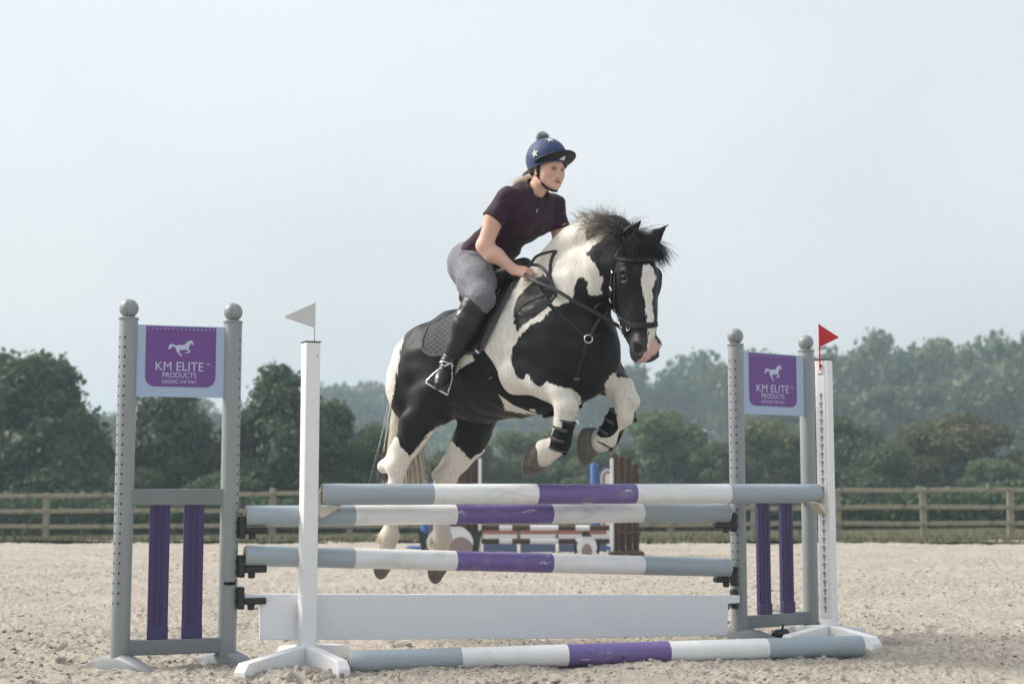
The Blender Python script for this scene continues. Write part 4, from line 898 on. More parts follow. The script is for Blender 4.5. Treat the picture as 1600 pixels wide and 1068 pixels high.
def coat_material():
    m = bpy.data.materials.new('piebald_coat'); m.use_nodes = True; n = m.node_tree.nodes; L = m.node_tree.links; b = n['Principled BSDF']
    b.inputs['Roughness'].default_value = .48; b.inputs['Specular IOR Level'].default_value = .22; b.inputs['Sheen Weight'].default_value = .0; b.inputs['Sheen Roughness'].default_value = .35
    tc = n.new('ShaderNodeTexCoord')
    def attr(nm): a = n.new('ShaderNodeAttribute'); a.attribute_name = nm; return a.outputs['Fac']
    def noise(sc_, det, vs=(1, 1, 1), r_=.6):
        mp = n.new('ShaderNodeMapping'); mp.inputs['Scale'].default_value = vs; L.new(tc.outputs['Object'], mp.inputs[0]); t = n.new('ShaderNodeTexNoise'); t.inputs['Scale'].default_value = sc_; t.inputs['Detail'].default_value = det; t.inputs['Roughness'].default_value = r_
        L.new(mp.outputs[0], t.inputs['Vector']); return t.outputs['Fac']
    def math_(op, a, c):
        x = n.new('ShaderNodeMath'); x.operation = op
        for i, v in enumerate((a, c)):
            if isinstance(v, (int, float)): x.inputs[i].default_value = v
            else: L.new(v, x.inputs[i])
        return x.outputs[0]
    def rng(f, a, c, lo_=0., hi_=1.):
        r = n.new('ShaderNodeMapRange'); r.inputs['From Min'].default_value = a; r.inputs['From Max'].default_value = c; r.inputs['To Min'].default_value = lo_; r.inputs['To Max'].default_value = hi_; L.new(f, r.inputs['Value']); return r.outputs[0]
    def mixc(f, a, c):
        x = n.new('ShaderNodeMix'); x.data_type = 'RGBA'; L.new(f, x.inputs[0])
        for i, v in ((6, a), (7, c)):
            if isinstance(v, tuple): x.inputs[i].default_value = (*v, 1)
            else: L.new(v, x.inputs[i])
        return x.outputs[2]
    jag = math_('ADD', math_('MULTIPLY', math_('SUBTRACT', noise(75, 4, (1, 1, .25)), .5), .040), math_('MULTIPLY', math_('SUBTRACT', noise(16, 2), .5), .016))
    edge = rng(math_('ADD', attr('coat'), jag), -.003, .003)
    white = mixc(noise(9, 5), (.66, .62, .55), (.80, .77, .71)); white = mixc(rng(noise(90, 4, (1, 1, .15)), .45, .75), white, (.56, .51, .44))
    white = mixc(attr('pink'), white, (.55, .33, .29)); white = mixc(attr('mud'), white, (.42, .34, .25))
    blk = mixc(noise(70, 5, (1, 1, .2)), (.004, .004, .0048), (.012, .0118, .013)); blk = mixc(attr('skin'), blk, (.045, .042, .042))
    L.new(mixc(edge, white, blk), b.inputs['Base Color'])
    bp = n.new('ShaderNodeBump'); bp.inputs['Strength'].default_value = .5; bp.inputs['Distance'].default_value = .004
    L.new(noise(160, 4, (1, 1, .22)), bp.inputs['Height']); L.new(bp.outputs[0], b.inputs['Normal']); return m
M_COAT = coat_material()
mud = np.clip((1.0 - V[:, 2]) / .7, 0, .6) * (V[:, 0] < -.5)
muzzle = np.where(is_head, np.clip(((V - HO) @ hu - .50) / .08, 0, 1), 0)
body = body_obj('body', V, Q, M_COAT, pony, attrs={'coat': coat, 'pink': np.clip(sdp / 6 + .5, 0, 1) * .9, 'mud': mud, 'skin': muzzle})
print('pony verts', len(V))
# eyes
M_EYE = mat('dark_wet_eye', (.006, .004, .003), .12, .35, var=.3)
M_HOOF = mat('muddy_hoof_horn', (.125, .117, .105), .75, .25, var=.4, vscale=30, bump=.8, bscale=60, dirt=(.22, .20, .17), dirt_amt=.7, dscale=25)
for s_ in (-1, 1):
    m = MB(); m.sphere(W(hd(.215, .030, s_ * .088)), .0205, 20, 14, (1, 1, .86)); m.build('eye', M_EYE, pony, 180)
    # lids
    c = hd(.215, .030, s_ * .088); o_ = unit(hn * .55 + he * s_); t1 = unit(hn - o_ * (hn @ o_)); m = MB(); 
    m.tube([W(c + o_ * .0155 + t1 * (.0185 * math.cos(a)) - hu * (.0125 * math.sin(a)) ) for a in np.linspace(-.3, math.pi + .3, 12)], [.003] + [.0055] * 10 + [.003], 8); m.build('eyelid', mat('black_skin', (.018, .016, .016), .5, .4), pony, 180)
# hooves: tapered, flat sole, ridged wall
def hoof(cor, toe_dir, sole_n, r0, lab=None):
    """cor: centre of the coronet; sole_n: from coronet to sole; toe_dir: to the toe"""
    sole_n = unit(sole_n); toe = unit(toe_dir - sole_n * (toe_dir @ sole_n)); sdv_ = np.cross(sole_n, toe); V_ = []; F_ = []; n_ = 28; rows = 11
    for i in range(rows + 2):
        f = min(i / (rows - 1), 1.0); sc_ = r0 * (.86 + .24 * f) * (1 + .035 * math.sin(f * 30)) * (1 if i < rows else (.93 if i == rows else .5)); dpt = .082 * f if i < rows else (.084 if i == rows else .072)
        for j in range(n_):
            a = 2 * math.pi * j / n_; fr = math.cos(a); heel = .82 if fr < 0 else 1.05; slope = (.030 * f if fr > -.2 else .02 * f)
            drop = dpt * (.62 + .38 * (fr * .5 + .5))
            V_.append(cor + sole_n * drop + toe * (sc_ * fr * heel + slope) + sdv_ * sc_ * math.sin(a))
    R_ = rows + 2
    for i in range(R_ - 1):
        for j in range(n_): F_.append([i * n_ + j, i * n_ + (j + 1) % n_, (i + 1) * n_ + (j + 1) % n_, (i + 1) * n_ + j])
    F_.append([(R_ - 1) * n_ + j for j in range(n_)]); F_.append(list(range(n_))[::-1])
    b = MB(); b.add(W(np.array(V_)), F_); o = b.build('hoof', M_HOOF, pony, 50); return o
hoof(P(606, 874, -.19), np.array([-.1, 0, -1.]), np.array([-.9, 0, -.25]), .060); hoof(P(690, 880, .18), np.array([-.05, 0, -1.]), np.array([-.9, 0, -.3]), .064)
hoof(P(848, 711, -.18), np.array([-.2, -.1, -1.]), np.array([-.9, -.12, .12]), .090); hoof(P(930, 686, .18), np.array([.1, -.1, -1.]), np.array([-1, -.15, -.08]), .096)
# ================================================================== hair
def hair_material(name, dark, light):
    m = bpy.data.materials.new(name); m.use_nodes = True; n = m.node_tree.nodes; L = m.node_tree.links; b = n['Principled BSDF']; b.inputs['Roughness'].default_value = .45; b.inputs['Specular IOR Level'].default_value = .35
    a = n.new('ShaderNodeAttribute'); a.attribute_name = 'tint'; x = n.new('ShaderNodeMix'); x.data_type = 'RGBA'; x.inputs[6].default_value = (*dark, 1); x.inputs[7].default_value = (*light, 1)
    L.new(a.outputs['Fac'], x.inputs[0]); L.new(x.outputs[2], b.inputs['Base Color']); return m
M_HAIR = hair_material('pony_hair', (.010, .0095, .010), (.62, .56, .46)); R2 = np.random.default_rng(11)
def on_line(pts, n, jit):
    pts = np.array(pts); t = R2.random(n) * (len(pts) - 1); i = np.minimum(t.astype(int), len(pts) - 2); f = (t - i)[:, None]
    return pts[i] * (1 - f) + pts[i + 1] * f + R2.normal(size=(n, 3)) * jit, t / (len(pts) - 1)
# mane, blown up and forward over the crest
crest = [P(914, 360, -.01), P(925, 354, -.015), P(948, 350, -.02), P(970, 356, -.03), P(988, 368, -.035)]
nm = 1900; r0_, t0_ = on_line(crest, nm, .016); dv = np.stack([.15 - .55 * (1 - t0_) + .35 * R2.normal(size=nm), -.2 + .35 * R2.normal(size=nm), .95 + .2 * R2.normal(size=nm)], -1)
tn = np.clip((.85 - t0_) * 1.4 + .3 * R2.normal(size=nm), 0, 1) * (R2.random(nm) > .3)
strands('mane', r0_, dv, 9, (.03 + .105 * R2.random(nm) ** 1.8) * (1.1 - .55 * t0_), .0010, M_HAIR, pony, curl=.8, grav=-.5, seed=3, clump=170, tint=tn, wind=np.array([-.15, -.1, 0]))
nm = 1200; r0_, t0_ = on_line([P(930, 352, -.03), P(950, 352, -.05), P(970, 360, -.07), P(985, 372, -.08)], nm, .012); dv = np.stack([-.75 + .3 * R2.normal(size=nm), -.45 + .25 * R2.normal(size=nm), .35 + .3 * R2.normal(size=nm)], -1)
strands('mane', r0_, dv, 9, .08 + .10 * R2.random(nm), .0014, M_HAIR, pony, curl=.6, grav=-.55, seed=4, clump=90, tint=np.clip(.95 - 1.1 * t0_ + .35 * R2.normal(size=nm), 0, .8))
# short roached mane towards the withers
r0_, t0_ = on_line([P(842, 416), P(862, 396), P(880, 379), P(905, 362)], 900, .009); dv = np.stack([.1 + .3 * R2.normal(size=900), .3 * R2.normal(size=900), 1 + 0 * t0_], -1)
strands('mane', r0_, dv, 3, .015 + .028 * R2.random(900), .0015, M_HAIR, pony, curl=.3, seed=5, tint=np.clip(.35 + .6 * (np.sin(t0_ * 9 + 1) < .2) + .2 * R2.normal(size=900), 0, 1))
# forelock
r0_, t0_ = on_line([hd(.0, -.02, -.05), hd(-.01, 0, 0), hd(.0, -.02, .06)], 1300, .012)
dv = hn[None] * (.55 + .25 * R2.normal(size=(1300, 1))) - hu[None] * (.35 * R2.random((1300, 1))) + he[None] * ((t0_ - .4)[:, None] * 1.1 + .2 * R2.normal(size=(1300, 1)))
strands('forelock', r0_, dv, 9, .11 + .12 * R2.random(1300), .0017, M_HAIR, pony, curl=.5, grav=-2.2, seed=6, clump=60, tint=.03 * R2.random(1300), wind=he * .55 - hn * .1)
r0_, t0_ = on_line([hd(.0, -.06, -.05), hd(-.015, -.03, 0), hd(.0, -.06, .06)], 420, .014)
dv = he[None] * (.5 + .5 * R2.normal(size=(420, 1))) - hu[None] * (.6 + .3 * R2.normal(size=(420, 1))) + hn[None] * .3
strands('forelock', r0_, dv, 8, .07 + .09 * R2.random(420), .0012, M_HAIR, pony, curl=.8, grav=-.5, seed=7, tint=.04 * R2.random(420), wind=he * .5)
# tail
nt_ = 2000; r0_, t0_ = on_line([(-.95, 0, 1.66), (-.975, 0, 1.60), (-.98, 0, 1.54)], nt_, .018)
dv = np.stack([-.12 + .10 * R2.normal(size=nt_), .05 + .06 * R2.normal(size=nt_), -.9 + .15 * R2.normal(size=nt_)], -1)
tl = R2.random(nt_); dark = (tl > .86)
strands('tail', r0_, dv, 12, .55 + .28 * R2.random(nt_), .0019, hair_material('tail_hair', (.02, .018, .016), (.80, .74, .62)), pony, curl=.16, grav=-1.25, seed=8, clump=120, tint=np.where(dark > 0, .1 + .3 * R2.random(nt_), .9 + .1 * R2.random(nt_)), wind=np.array([.18, .04, 0]))
n2 = 260; r0_, _ = on_line([P(612, 712, -.07), P(604, 728, -.08), P(606, 748, -.08)], n2, .010); dv = np.stack([-1 + .3 * R2.normal(size=n2), .2 * R2.normal(size=n2), .25 + .5 * R2.normal(size=n2)], -1)
strands('tail', r0_, dv, 7, .06 + .06 * R2.random(n2), .0013, M_HAIR, pony, curl=.7, grav=-.2, seed=9, tint=.12 * R2.random(n2))
# feather at the fetlocks
for (c, l_, n3, dirn, rr) in ((RH[5], .055, 420, (-.6, 0, -.8), .05), (LH[5], .06, 420, (-.5, 0, -.9), .052), (RF[6], .035, 260, (-.7, 0, -.4), .055), (LF[6], .035, 200, (-.8, 0, -.3), .052), (RF[3], .022, 300, (.1, 0, -1), .06), (LF[3], .022, 300, (.1, 0, -1), .066)):
    dd = R2.normal(size=(n3, 3)); dd /= np.linalg.norm(dd, axis=1)[:, None]; dd[:, 0] = -np.abs(dd[:, 0]) if l_ > .03 else dd[:, 0]
    strands('feather', c + dd * rr * np.array([1, .95, .9]), dd * .6 + np.array(dirn), 4, l_ * (.5 + .8 * R2.random(n3)), .0013, M_HAIR, pony, curl=.3, grav=-.5, seed=12, tint=.75 + .25 * R2.random(n3))

# ================================================================== tack, laid on the pony's surface
from mathutils.bvhtree import BVHTree
BV_T = BVHTree.FromPolygons([tuple(v) for v in W(VT)], [tuple(q) for q in QT]); BV_A = BVHTree.FromPolygons([tuple(v) for v in W(V)], [tuple(q) for q in Q])
BV_H = BVHTree.FromPolygons([tuple(v) for v in W(V2)], [tuple(q) for q in Q2])
def hit(x, y, bv, mirror=False):
    """place where the line of sight of photo pixel x,y meets the pony (world point, outward normal)"""
    d = unit(ray(x, y)); p, nn, i, ds = bv.ray_cast(Vector(_C), Vector(d))
    if p is None:
        q = W(P(x, y, -.05)); p, nn, i, ds = bv.find_nearest(Vector(q))
    p = np.array(p); nn = np.array(nn)
    if mirror:
        v = H_M.T @ (p - H_O); v[1] = -v[1]; p = W(v); w_ = H_M.T @ nn; w_[1] = -w_[1]; nn = H_M @ w_
    return p, nn
def resample(pts, n):
    pts = np.asarray(pts, float); s_ = np.concatenate([[0], np.cumsum(np.linalg.norm(np.diff(pts, axis=0), axis=1))]); t = np.linspace(0, s_[-1], n)
    return np.stack([np.interp(t, s_, pts[:, c]) for c in range(pts.shape[1])], -1)
def shell(name, left, right, off, thick, m, parent, nu=24, nv=16, bv=None, mirror=False, smooth_it=2):
    A_, B_ = resample(left, nu), resample(right, nu); G = np.zeros((nu, nv, 3)); N_ = np.zeros((nu, nv, 3))
    for i in range(nu):
        for j in range(nv):
            x, y = A_[i] * (1 - j / (nv - 1)) + B_[i] * j / (nv - 1); G[i, j], N_[i, j] = hit(x, y, bv or BV_T, mirror)
    for _ in range(smooth_it): 
        N_[1:-1, 1:-1] = (N_[1:-1, 1:-1] * 2 + N_[:-2, 1:-1] + N_[2:, 1:-1] + N_[1:-1, :-2] + N_[1:-1, 2:]); N_ /= np.linalg.norm(N_, axis=-1)[..., None]
    G = G + N_ * off; idx = np.arange(nu * nv).reshape(nu, nv); F_ = np.stack([idx[:-1, :-1], idx[:-1, 1:], idx[1:, 1:], idx[1:, :-1]], -1).reshape(-1, 4)
    if mirror: F_ = F_[:, ::-1]
    n0 = np.cross(G[1, 1] - G[0, 1], G[0, 2] - G[0, 1]); 
    if n0 @ N_[0, 1] < 0: F_ = F_[:, ::-1]
    o = mesh_obj(name, G.reshape(-1, 3), F_, m, parent, 180); sm = o.modifiers.new('thickness', 'SOLIDIFY'); sm.thickness = thick; sm.offset = 1
    return o
def strap(name, pts3, nrm3, width, thick, m, parent, n=None, wtaper=None):
    n = n or 4 * len(pts3); Pp = resample(pts3, n); 
    for _ in range(2): Pp[1:-1] = (Pp[:-2] + 2 * Pp[1:-1] + Pp[2:]) / 4
    Nn = resample(np.asarray(nrm3), n); Nn /= np.linalg.norm(Nn, axis=1)[:, None] + 1e-9
    T = np.gradient(Pp, axis=0); T /= np.linalg.norm(T, axis=1)[:, None] + 1e-9; B_ = np.cross(T, Nn); B_ /= np.linalg.norm(B_, axis=1)[:, None] + 1e-9; N_ = np.cross(B_, T)
    V_ = np.stack([Pp + B_ * width / 2 * .8 + N_ * thick, Pp + B_ * width / 2 + N_ * thick * .4, Pp + B_ * width / 2 - N_ * thick * .2, Pp - B_ * width / 2 - N_ * thick * .2, Pp - B_ * width / 2 + N_ * thick * .4, Pp - B_ * width / 2 * .8 + N_ * thick], 1).reshape(-1, 3); F_ = []
    for i in range(n - 1):
        for j in range(6): F_.append([i * 6 + j, i * 6 + (j + 1) % 6, (i + 1) * 6 + (j + 1) % 6, (i + 1) * 6 + j])
    F_ += [list(range(5, -1, -1)), [(n - 1) * 6 + j for j in range(6)]]
    return mesh_obj(name, V_, F_, m, parent, 50)
def surf_strap(name, px_, width, thick, m, parent, bv, off=.003, mirror=False):
    q = resample(px_, 3 * len(px_)); h = [hit(x, y, bv, mirror) for x, y in q]; return strap(name, [a + b * off for a, b in h], [b for a, b in h], width, thick, m, parent)
def ring(name, c, nrm, R_, r_, m, parent, sc_=(1, 1)):
    x, y, z = frame(nrm, (0, 0, 1)); b = MB(); b.tube([c + x * R_ * sc_[0] * math.cos(a) + y * R_ * sc_[1] * math.sin(a) for a in np.linspace(0, 2 * np.pi, 25)], r_, 8, False); return b.build(name, m, parent, 180)
M_LEATHER = mat('black_bridle_leather', (.008, .008, .008), .42, .35, var=.3, vscale=30, bump=.15, bscale=120)
M_SADDLE = mat('black_saddle_leather', (.008, .008, .009), .38, .35, var=.25, vscale=14, bump=.12, bscale=150)
M_STEEL = mat('polished_steel', (.62, .62, .62), .22, .5, metal=1., var=.1)
M_TRIM = mat('grey_leather_trim', (.17, .175, .18), .4, .45, var=.15)
M_NEO = mat('black_neoprene', (.007, .007, .008), .75, .25, var=.25, vscale=25, bump=.3, bscale=180)
def quilt_material():
    m = bpy.data.materials.new('grey_quilted_cloth'); m.use_nodes = True; n = m.node_tree.nodes; L = m.node_tree.links; b = n['Principled BSDF']; b.inputs['Roughness'].default_value = .8; b.inputs['Specular IOR Level'].default_value = .2
    tc = n.new('ShaderNodeTexCoord'); hs = []
    for rot in (.62, -.72):
        mp = n.new('ShaderNodeMapping'); mp.inputs['Rotation'].default_value = (0, rot, -PSI * 0); L.new(tc.outputs['Object'], mp.inputs[0]); wv = n.new('ShaderNodeTexWave'); wv.wave_type = 'BANDS'; wv.bands_direction = 'Z'; wv.inputs['Scale'].default_value = 13; L.new(mp.outputs[0], wv.inputs['Vector']); hs.append(wv.outputs['Fac'])
    mx = n.new('ShaderNodeMath'); mx.operation = 'MAXIMUM'; L.new(hs[0], mx.inputs[0]); L.new(hs[1], mx.inputs[1]); r = n.new('ShaderNodeMapRange'); r.inputs['From Min'].default_value = .72; r.inputs['From Max'].default_value = .95; L.new(mx.outputs[0], r.inputs['Value'])
    x = n.new('ShaderNodeMix'); x.data_type = 'RGBA'; x.inputs[6].default_value = (.058, .057, .062, 1); x.inputs[7].default_value = (.098, .097, .104, 1); L.new(r.outputs[0], x.inputs[0]); L.new(x.outputs[2], b.inputs['Base Color'])
    bp = n.new('ShaderNodeBump'); bp.inputs['Strength'].default_value = .6; bp.inputs['Distance'].default_value = .006; bp.invert = True; L.new(r.outputs[0], bp.inputs['Height']); L.new(bp.outputs[0], b.inputs['Normal']); return m
M_QUILT = quilt_material(); M_BIND = mat('dark_grey_binding', (.075, .074, .078), .75, .2)
# saddle cloth
sp = thing('saddle_pad', W((-.3, 0, 1.9)), 'dark grey quilted saddle pad lying under the black saddle', 'saddle pad')
padL = [(716, 490), (690, 500), (671, 510), (662, 533), (662, 548), (676, 556)]; padR = [(818, 423), (808, 436), (794, 466), (774, 508), (756, 545), (750, 551)]
for mr in (False, True):
    shell('quilted_panel', padL, padR, .004, .008, M_QUILT, sp, 30, 34, mirror=mr)
    surf_strap('binding', padL[1:] + [(700, 553), (725, 552), (750, 551)], .016, .009, M_BIND, sp, BV_T, .008, mr); surf_strap('binding', padR, .018, .009, M_BIND, sp, BV_T, .012, mr); surf_strap('front_border', [(x - 6, y - 1) for x, y in padR], .05, .004, M_BIND, sp, BV_T, .0115, mr)
# saddle: seat, pommel, flaps, knee rolls, girth, stirrups
sad = thing('saddle', W((-.2, 0, 2.0)), 'black leather jumping saddle with padded girth on the pony', 'saddle')
FS = Field((-.62, -.28, 1.75), (.22, .28, 2.36), .008)
FS.chain([P(738, 466), P(752, 458), P(785, 441), P(806, 429)], [.06, .07, .075, .065], .05, (LAT, 1.7)).cone(P(800, 424), P(820, 413), .048, .040, .05, (LAT, 1.5)).cone(P(735, 458, -.07), P(735, 458, .07), .034, .034, .05)
vs, qs = FS.mesh(2); body_obj('seat', vs, qs, M_SADDLE, sad)
flL = [(752, 440), (742, 465), (732, 492), (722, 520), (718, 545), (728, 553)]; flR = [(806, 428), (800, 444), (784, 474), (764, 510), (748, 540), (742, 551)]
for mr in (False, True):
    shell('flap', flL, flR, .014, .008, M_SADDLE, sad, 24, 18, mirror=mr)
    surf_strap('knee_roll', [(790, 436), (775, 440), (769, 450), (776, 466), (782, 472)], .022, .02, M_SADDLE, sad, BV_T, .022, mr)
    surf_strap('knee_roll_piping', [(791, 433), (774, 437), (766.5, 448), (771, 462), (775, 470)], .006, .006, M_TRIM, sad, BV_T, .030, mr)
    surf_strap('flap_piping', [(796, 440), (786, 456), (776, 472), (764, 494), (755, 512), (742, 532)], .007, .006, M_TRIM, sad, BV_T, .024, mr)
    surf_strap('girth_strap', [(800, 445), (790, 462), (775, 490), (765, 506), (752, 535), (748, 552)], .022, .006, M_LEATHER, sad, BV_T, .024, mr)
    shell('girth', [(738, 552), (752, 583), (775, 611), (803, 631), (830, 642), (850, 646)], [(757, 547), (776, 577), (802, 601), (834, 612), (864, 621), (878, 628)], .008, .016, M_NEO, sad, 26, 8, mirror=mr)
    surf_strap('girth_buckle', [(748, 548), (754, 552)], .014, .006, M_STEEL, sad, BV_T, .028, mr)
c, nn = hit(771, 588, BV_T); surf_strap('girth_tag', [(767, 590), (773, 586)], .006, .003, M_TRIM, sad, BV_T, .025)
# breastplate
bpz = thing('breastplate', W((.2, 0, 1.8)), 'black leather hunting breastplate crossing the pony\'s chest', 'breastplate')
surf_strap('shoulder_strap', [(838, 436), (845, 458), (856, 474), (867, 484), (890, 505), (906, 520), (917, 527)], .022, .006, M_LEATHER, bpz, BV_T, .004)
surf_strap('shoulder_strap', [(921, 528), (932, 524), (948, 518), (956, 512)], .020, .006, M_LEATHER, bpz, BV_T, .004)
surf_strap('chest_strap', [(918, 533), (912, 553), (905, 575), (899, 592), (896, 602)], .024, .006, M_LEATHER, bpz, BV_T, .004)
c, nn = hit(919, 530, BV_T); ring('chest_ring', c + nn * .012, nn, .022, .0042, M_STEEL, bpz)
c, nn = hit(901, 589, BV_T); surf_strap('strap_keeper', [(896, 590), (906, 591)], .008, .010, M_TRIM, bpz, BV_T, .005)
# bridle
br = thing('bridle', W(hd(.2, 0, 0)), 'black leather bridle with wide noseband and silver bit rings on the pony\'s head', 'bridle')
def hs(name, pts, w_, m=M_LEATHER, off=.003, th=.005): return surf_strap(name, pts, w_, th, m, br, BV_H, off)
hs('cheek_strap', [(957, 424), (956, 440), (955, 460), (955, 480), (957, 494)], .015); hs('headpiece', [(979, 377), (968, 390), (962, 402), (959, 414), (957, 426)], .016, M_TRIM, .006)
hs('cheek_strap', [(962, 425), (962, 450), (961, 472), (964, 488)], .012); hs('browband', [(962, 402), (975, 406), (992, 408), (1008, 407), (1022, 406), (1030, 410)], .022, off=.006)
hs('noseband', [(958, 487), (966, 494), (976, 503), (984, 508), (996, 508.5), (1010, 508.5), (1020, 508), (1025, 506)], .030, off=.004, th=.008)
hs('flash_strap', [(985, 511), (979, 519), (972, 527), (966, 534)], .016)
for x, y in ((957, 425), (956, 452), (955, 470)): hs('buckle', [(x - 1.5, y - 3), (x + 1.5, y + 3)], .017, M_STEEL, .008, .003)
c, nn = hit(983, 512, BV_H); ring('flash_ring', c + nn * .008, nn, .015, .003, M_STEEL, br)
BIT = W(P(962, 513, -.12)); c, nn = hit(966, 513, BV_H); BIT = c + nn * .01 - unit(H_M @ hn) * .0
ring('bit_ring', BIT, nn * .9 + (H_M @ hn) * .3, .034, .0048, M_STEEL, br, (1.1, .9)); b = MB(); b.tube([BIT - (H_M @ hn) * .02 + H_Z * .02, BIT + nn * .004, BIT - nn * .03 + (H_M @ hn) * .02 - H_Z * .01], [.008, .012, .009], 10); b.build('bit_mouthpiece', M_STEEL, br)
b = MB(); b.tube([BIT + H_Z * .06 - (H_M @ hn) * .02, BIT + H_Z * .03 - (H_M @ hn) * .012, BIT], [.007, .010, .006], 8); b.build('bit_hanger', M_STEEL, br)
mB = BIT - 2 * ((BIT - W(HO)) @ (H_M @ he)) * (H_M @ he); ring('bit_ring', mB, (H_M @ he), .034, .0048, M_STEEL, br, (1.1, .9))
b = MB(); b.tube([W(hd(.06, -.12, -.10)), W(hd(.16, -.20, -.09)), W(hd(.22, -.235, -.02)), W(hd(.22, -.235, .03)), W(hd(.15, -.2, .09)), W(hd(.05, -.12, .10))], .006, 8); b.build('throat_latch', M_LEATHER, br, 180)
# reins, running from the bit to the rider's hands and looping on the neck
M_REIN = mat('grey_black_rein_web', (.022, .022, .024), .55, .4, var=.3, vscale=40)
rn = thing('reins', W((.2, -.1, 2.0)), 'black reins stretched from the bit to the rider\'s hands, spare loop on the neck', 'reins')
def near(x, y, off=.012): p, nn = hit(x, y, BV_T); return H_M.T @ (p + nn * off - H_O)
HAND = near(824, 432, .055)
print('HAND', HAND)
camdir = lambda p: unit(_C - np.asarray(p))
def spline(pts, n):
    pts = np.asarray(pts, float); pts = np.concatenate([[2 * pts[0] - pts[1]], pts, [2 * pts[-1] - pts[-2]]]); out = []
    for i in range(1, len(pts) - 2):
        for t in np.linspace(0, 1, n, endpoint=False):
            a, b, c, d = pts[i - 1:i + 3]; out.append(.5 * (2 * b + (c - a) * t + (2 * a - 5 * b + 4 * c - d) * t * t + (3 * b - a - 3 * c + d) * t ** 3))
    return np.array(out + [pts[-2]])
def free(name, pts, w_, th, m=M_REIN, n=None): p = [W(q) for q in spline(pts, 8)]; return strap(name, p, [camdir(q) for q in p], w_, th, m, rn, len(p))
bl = H_M.T @ (BIT - H_O)
free('rein', [HAND, near(845, 449, .06), near(870, 463, .05), near(900, 481, .05), near(930, 499, .05), bl + (H_M.T @ camdir(BIT)) * .01], .021, .004)
free('rein_loop', [HAND + np.array([.03, 0, .0]), near(836, 421, .05), near(848, 418, .04), near(858, 427, .03), near(863, 441, .02), near(866, 456, .02), near(868, 468, .02)], .018, .004)
free('rein_loop', [near(840, 417, .05), near(848, 404, .05), near(860, 397, .03), near(870, 393, .012)], .016, .004); free('rein_loop', [near(871, 392, .012), near(865, 402, .012), near(862, 418, .012), near(863, 440, .012), near(870, 462, .02)], .020, .004)
free('rein_buckle_end', [near(868, 464, .03), near(852, 468, .03), near(832, 477, .035), near(818, 487, .035), near(815, 492, .035), near(821, 496, .035), near(836, 494, .035), near(852, 486, .035), near(862, 476, .035), near(867, 465, .03)], .013, .004)
p_ = HAND * .2 + bl * .8; ring('martingale_ring', W(near(934, 491, .045)), camdir(W(p_)) + H_S * .4, .036, .006, M_LEATHER, rn)
free('martingale_strap', [near(934, 503, .03), near(927, 515, .02), near(922, 527, .012)], .016, .004)
# tendon boots on the cannons
def tboot(path, rad, lab, sidev):
    path = [np.asarray(p) for p in path]; t = thing('tendon_boot', W(path[0]), lab, 'tendon boot', 'black boots on the front legs'); b = MB()
    pp = resample(path, 9); rr = np.interp(np.linspace(0, 1, 9), np.linspace(0, 1, len(rad)), rad); rr[0] *= .97; b.tube(W(pp), rr, 24); b.build('sleeve', M_NEO, t, 50)
    ax = unit(pp[-1] - pp[0]); out = unit(sidev - ax * (sidev @ ax)); xx = np.cross(ax, out)
    for f in (.3, .66):
        c = pp[0] * (1 - f) + pp[-1] * f; r_ = np.interp(f, np.linspace(0, 1, len(rad)), rad) + .003
        q = [W(c + r_ * (math.cos(a) * out + math.sin(a) * xx)) for a in np.linspace(-1.5, 1.5, 14)]; strap('strap', q, [x - W(c) for x in q], .018, .003, M_BIND, t)
    for f in (0.03, .97):
        c = pp[0] * (1 - f) + pp[-1] * f; r_ = np.interp(f, np.linspace(0, 1, len(rad)), rad); b = MB(); b.tube([W(c + (r_ + .001) * (math.cos(a) * out + math.sin(a) * xx)) for a in np.linspace(0, 2 * np.pi, 25)], .004, 6, False); b.build('binding', M_BIND, t, 180)
    # strike pad down the front
    b = MB(); b.tube([W(pp[3] - out * (rr[3] * .55)), W(pp[6] - out * (rr[6] * .6)), W(pp[8] - out * (rr[8] * .55) + ax * .015)], [.030, .036, .028], 14); b.build('strike_pad', M_NEO, t, 60)
tboot([P(885, 655, -.19), P(880, 672, -.19), P(871, 702, -.185)], [.056, .052, .054], 'black tendon boot on the foreleg held nearer the white-flag stand', np.array([-.55, -.8, -.1]))
tboot([P(969, 645, .19), P(959, 664, .19), P(943, 692, .18)], [.064, .060, .060], 'black tendon boot on the foreleg held out under the muzzle', np.array([-.8, -.5, .2]))
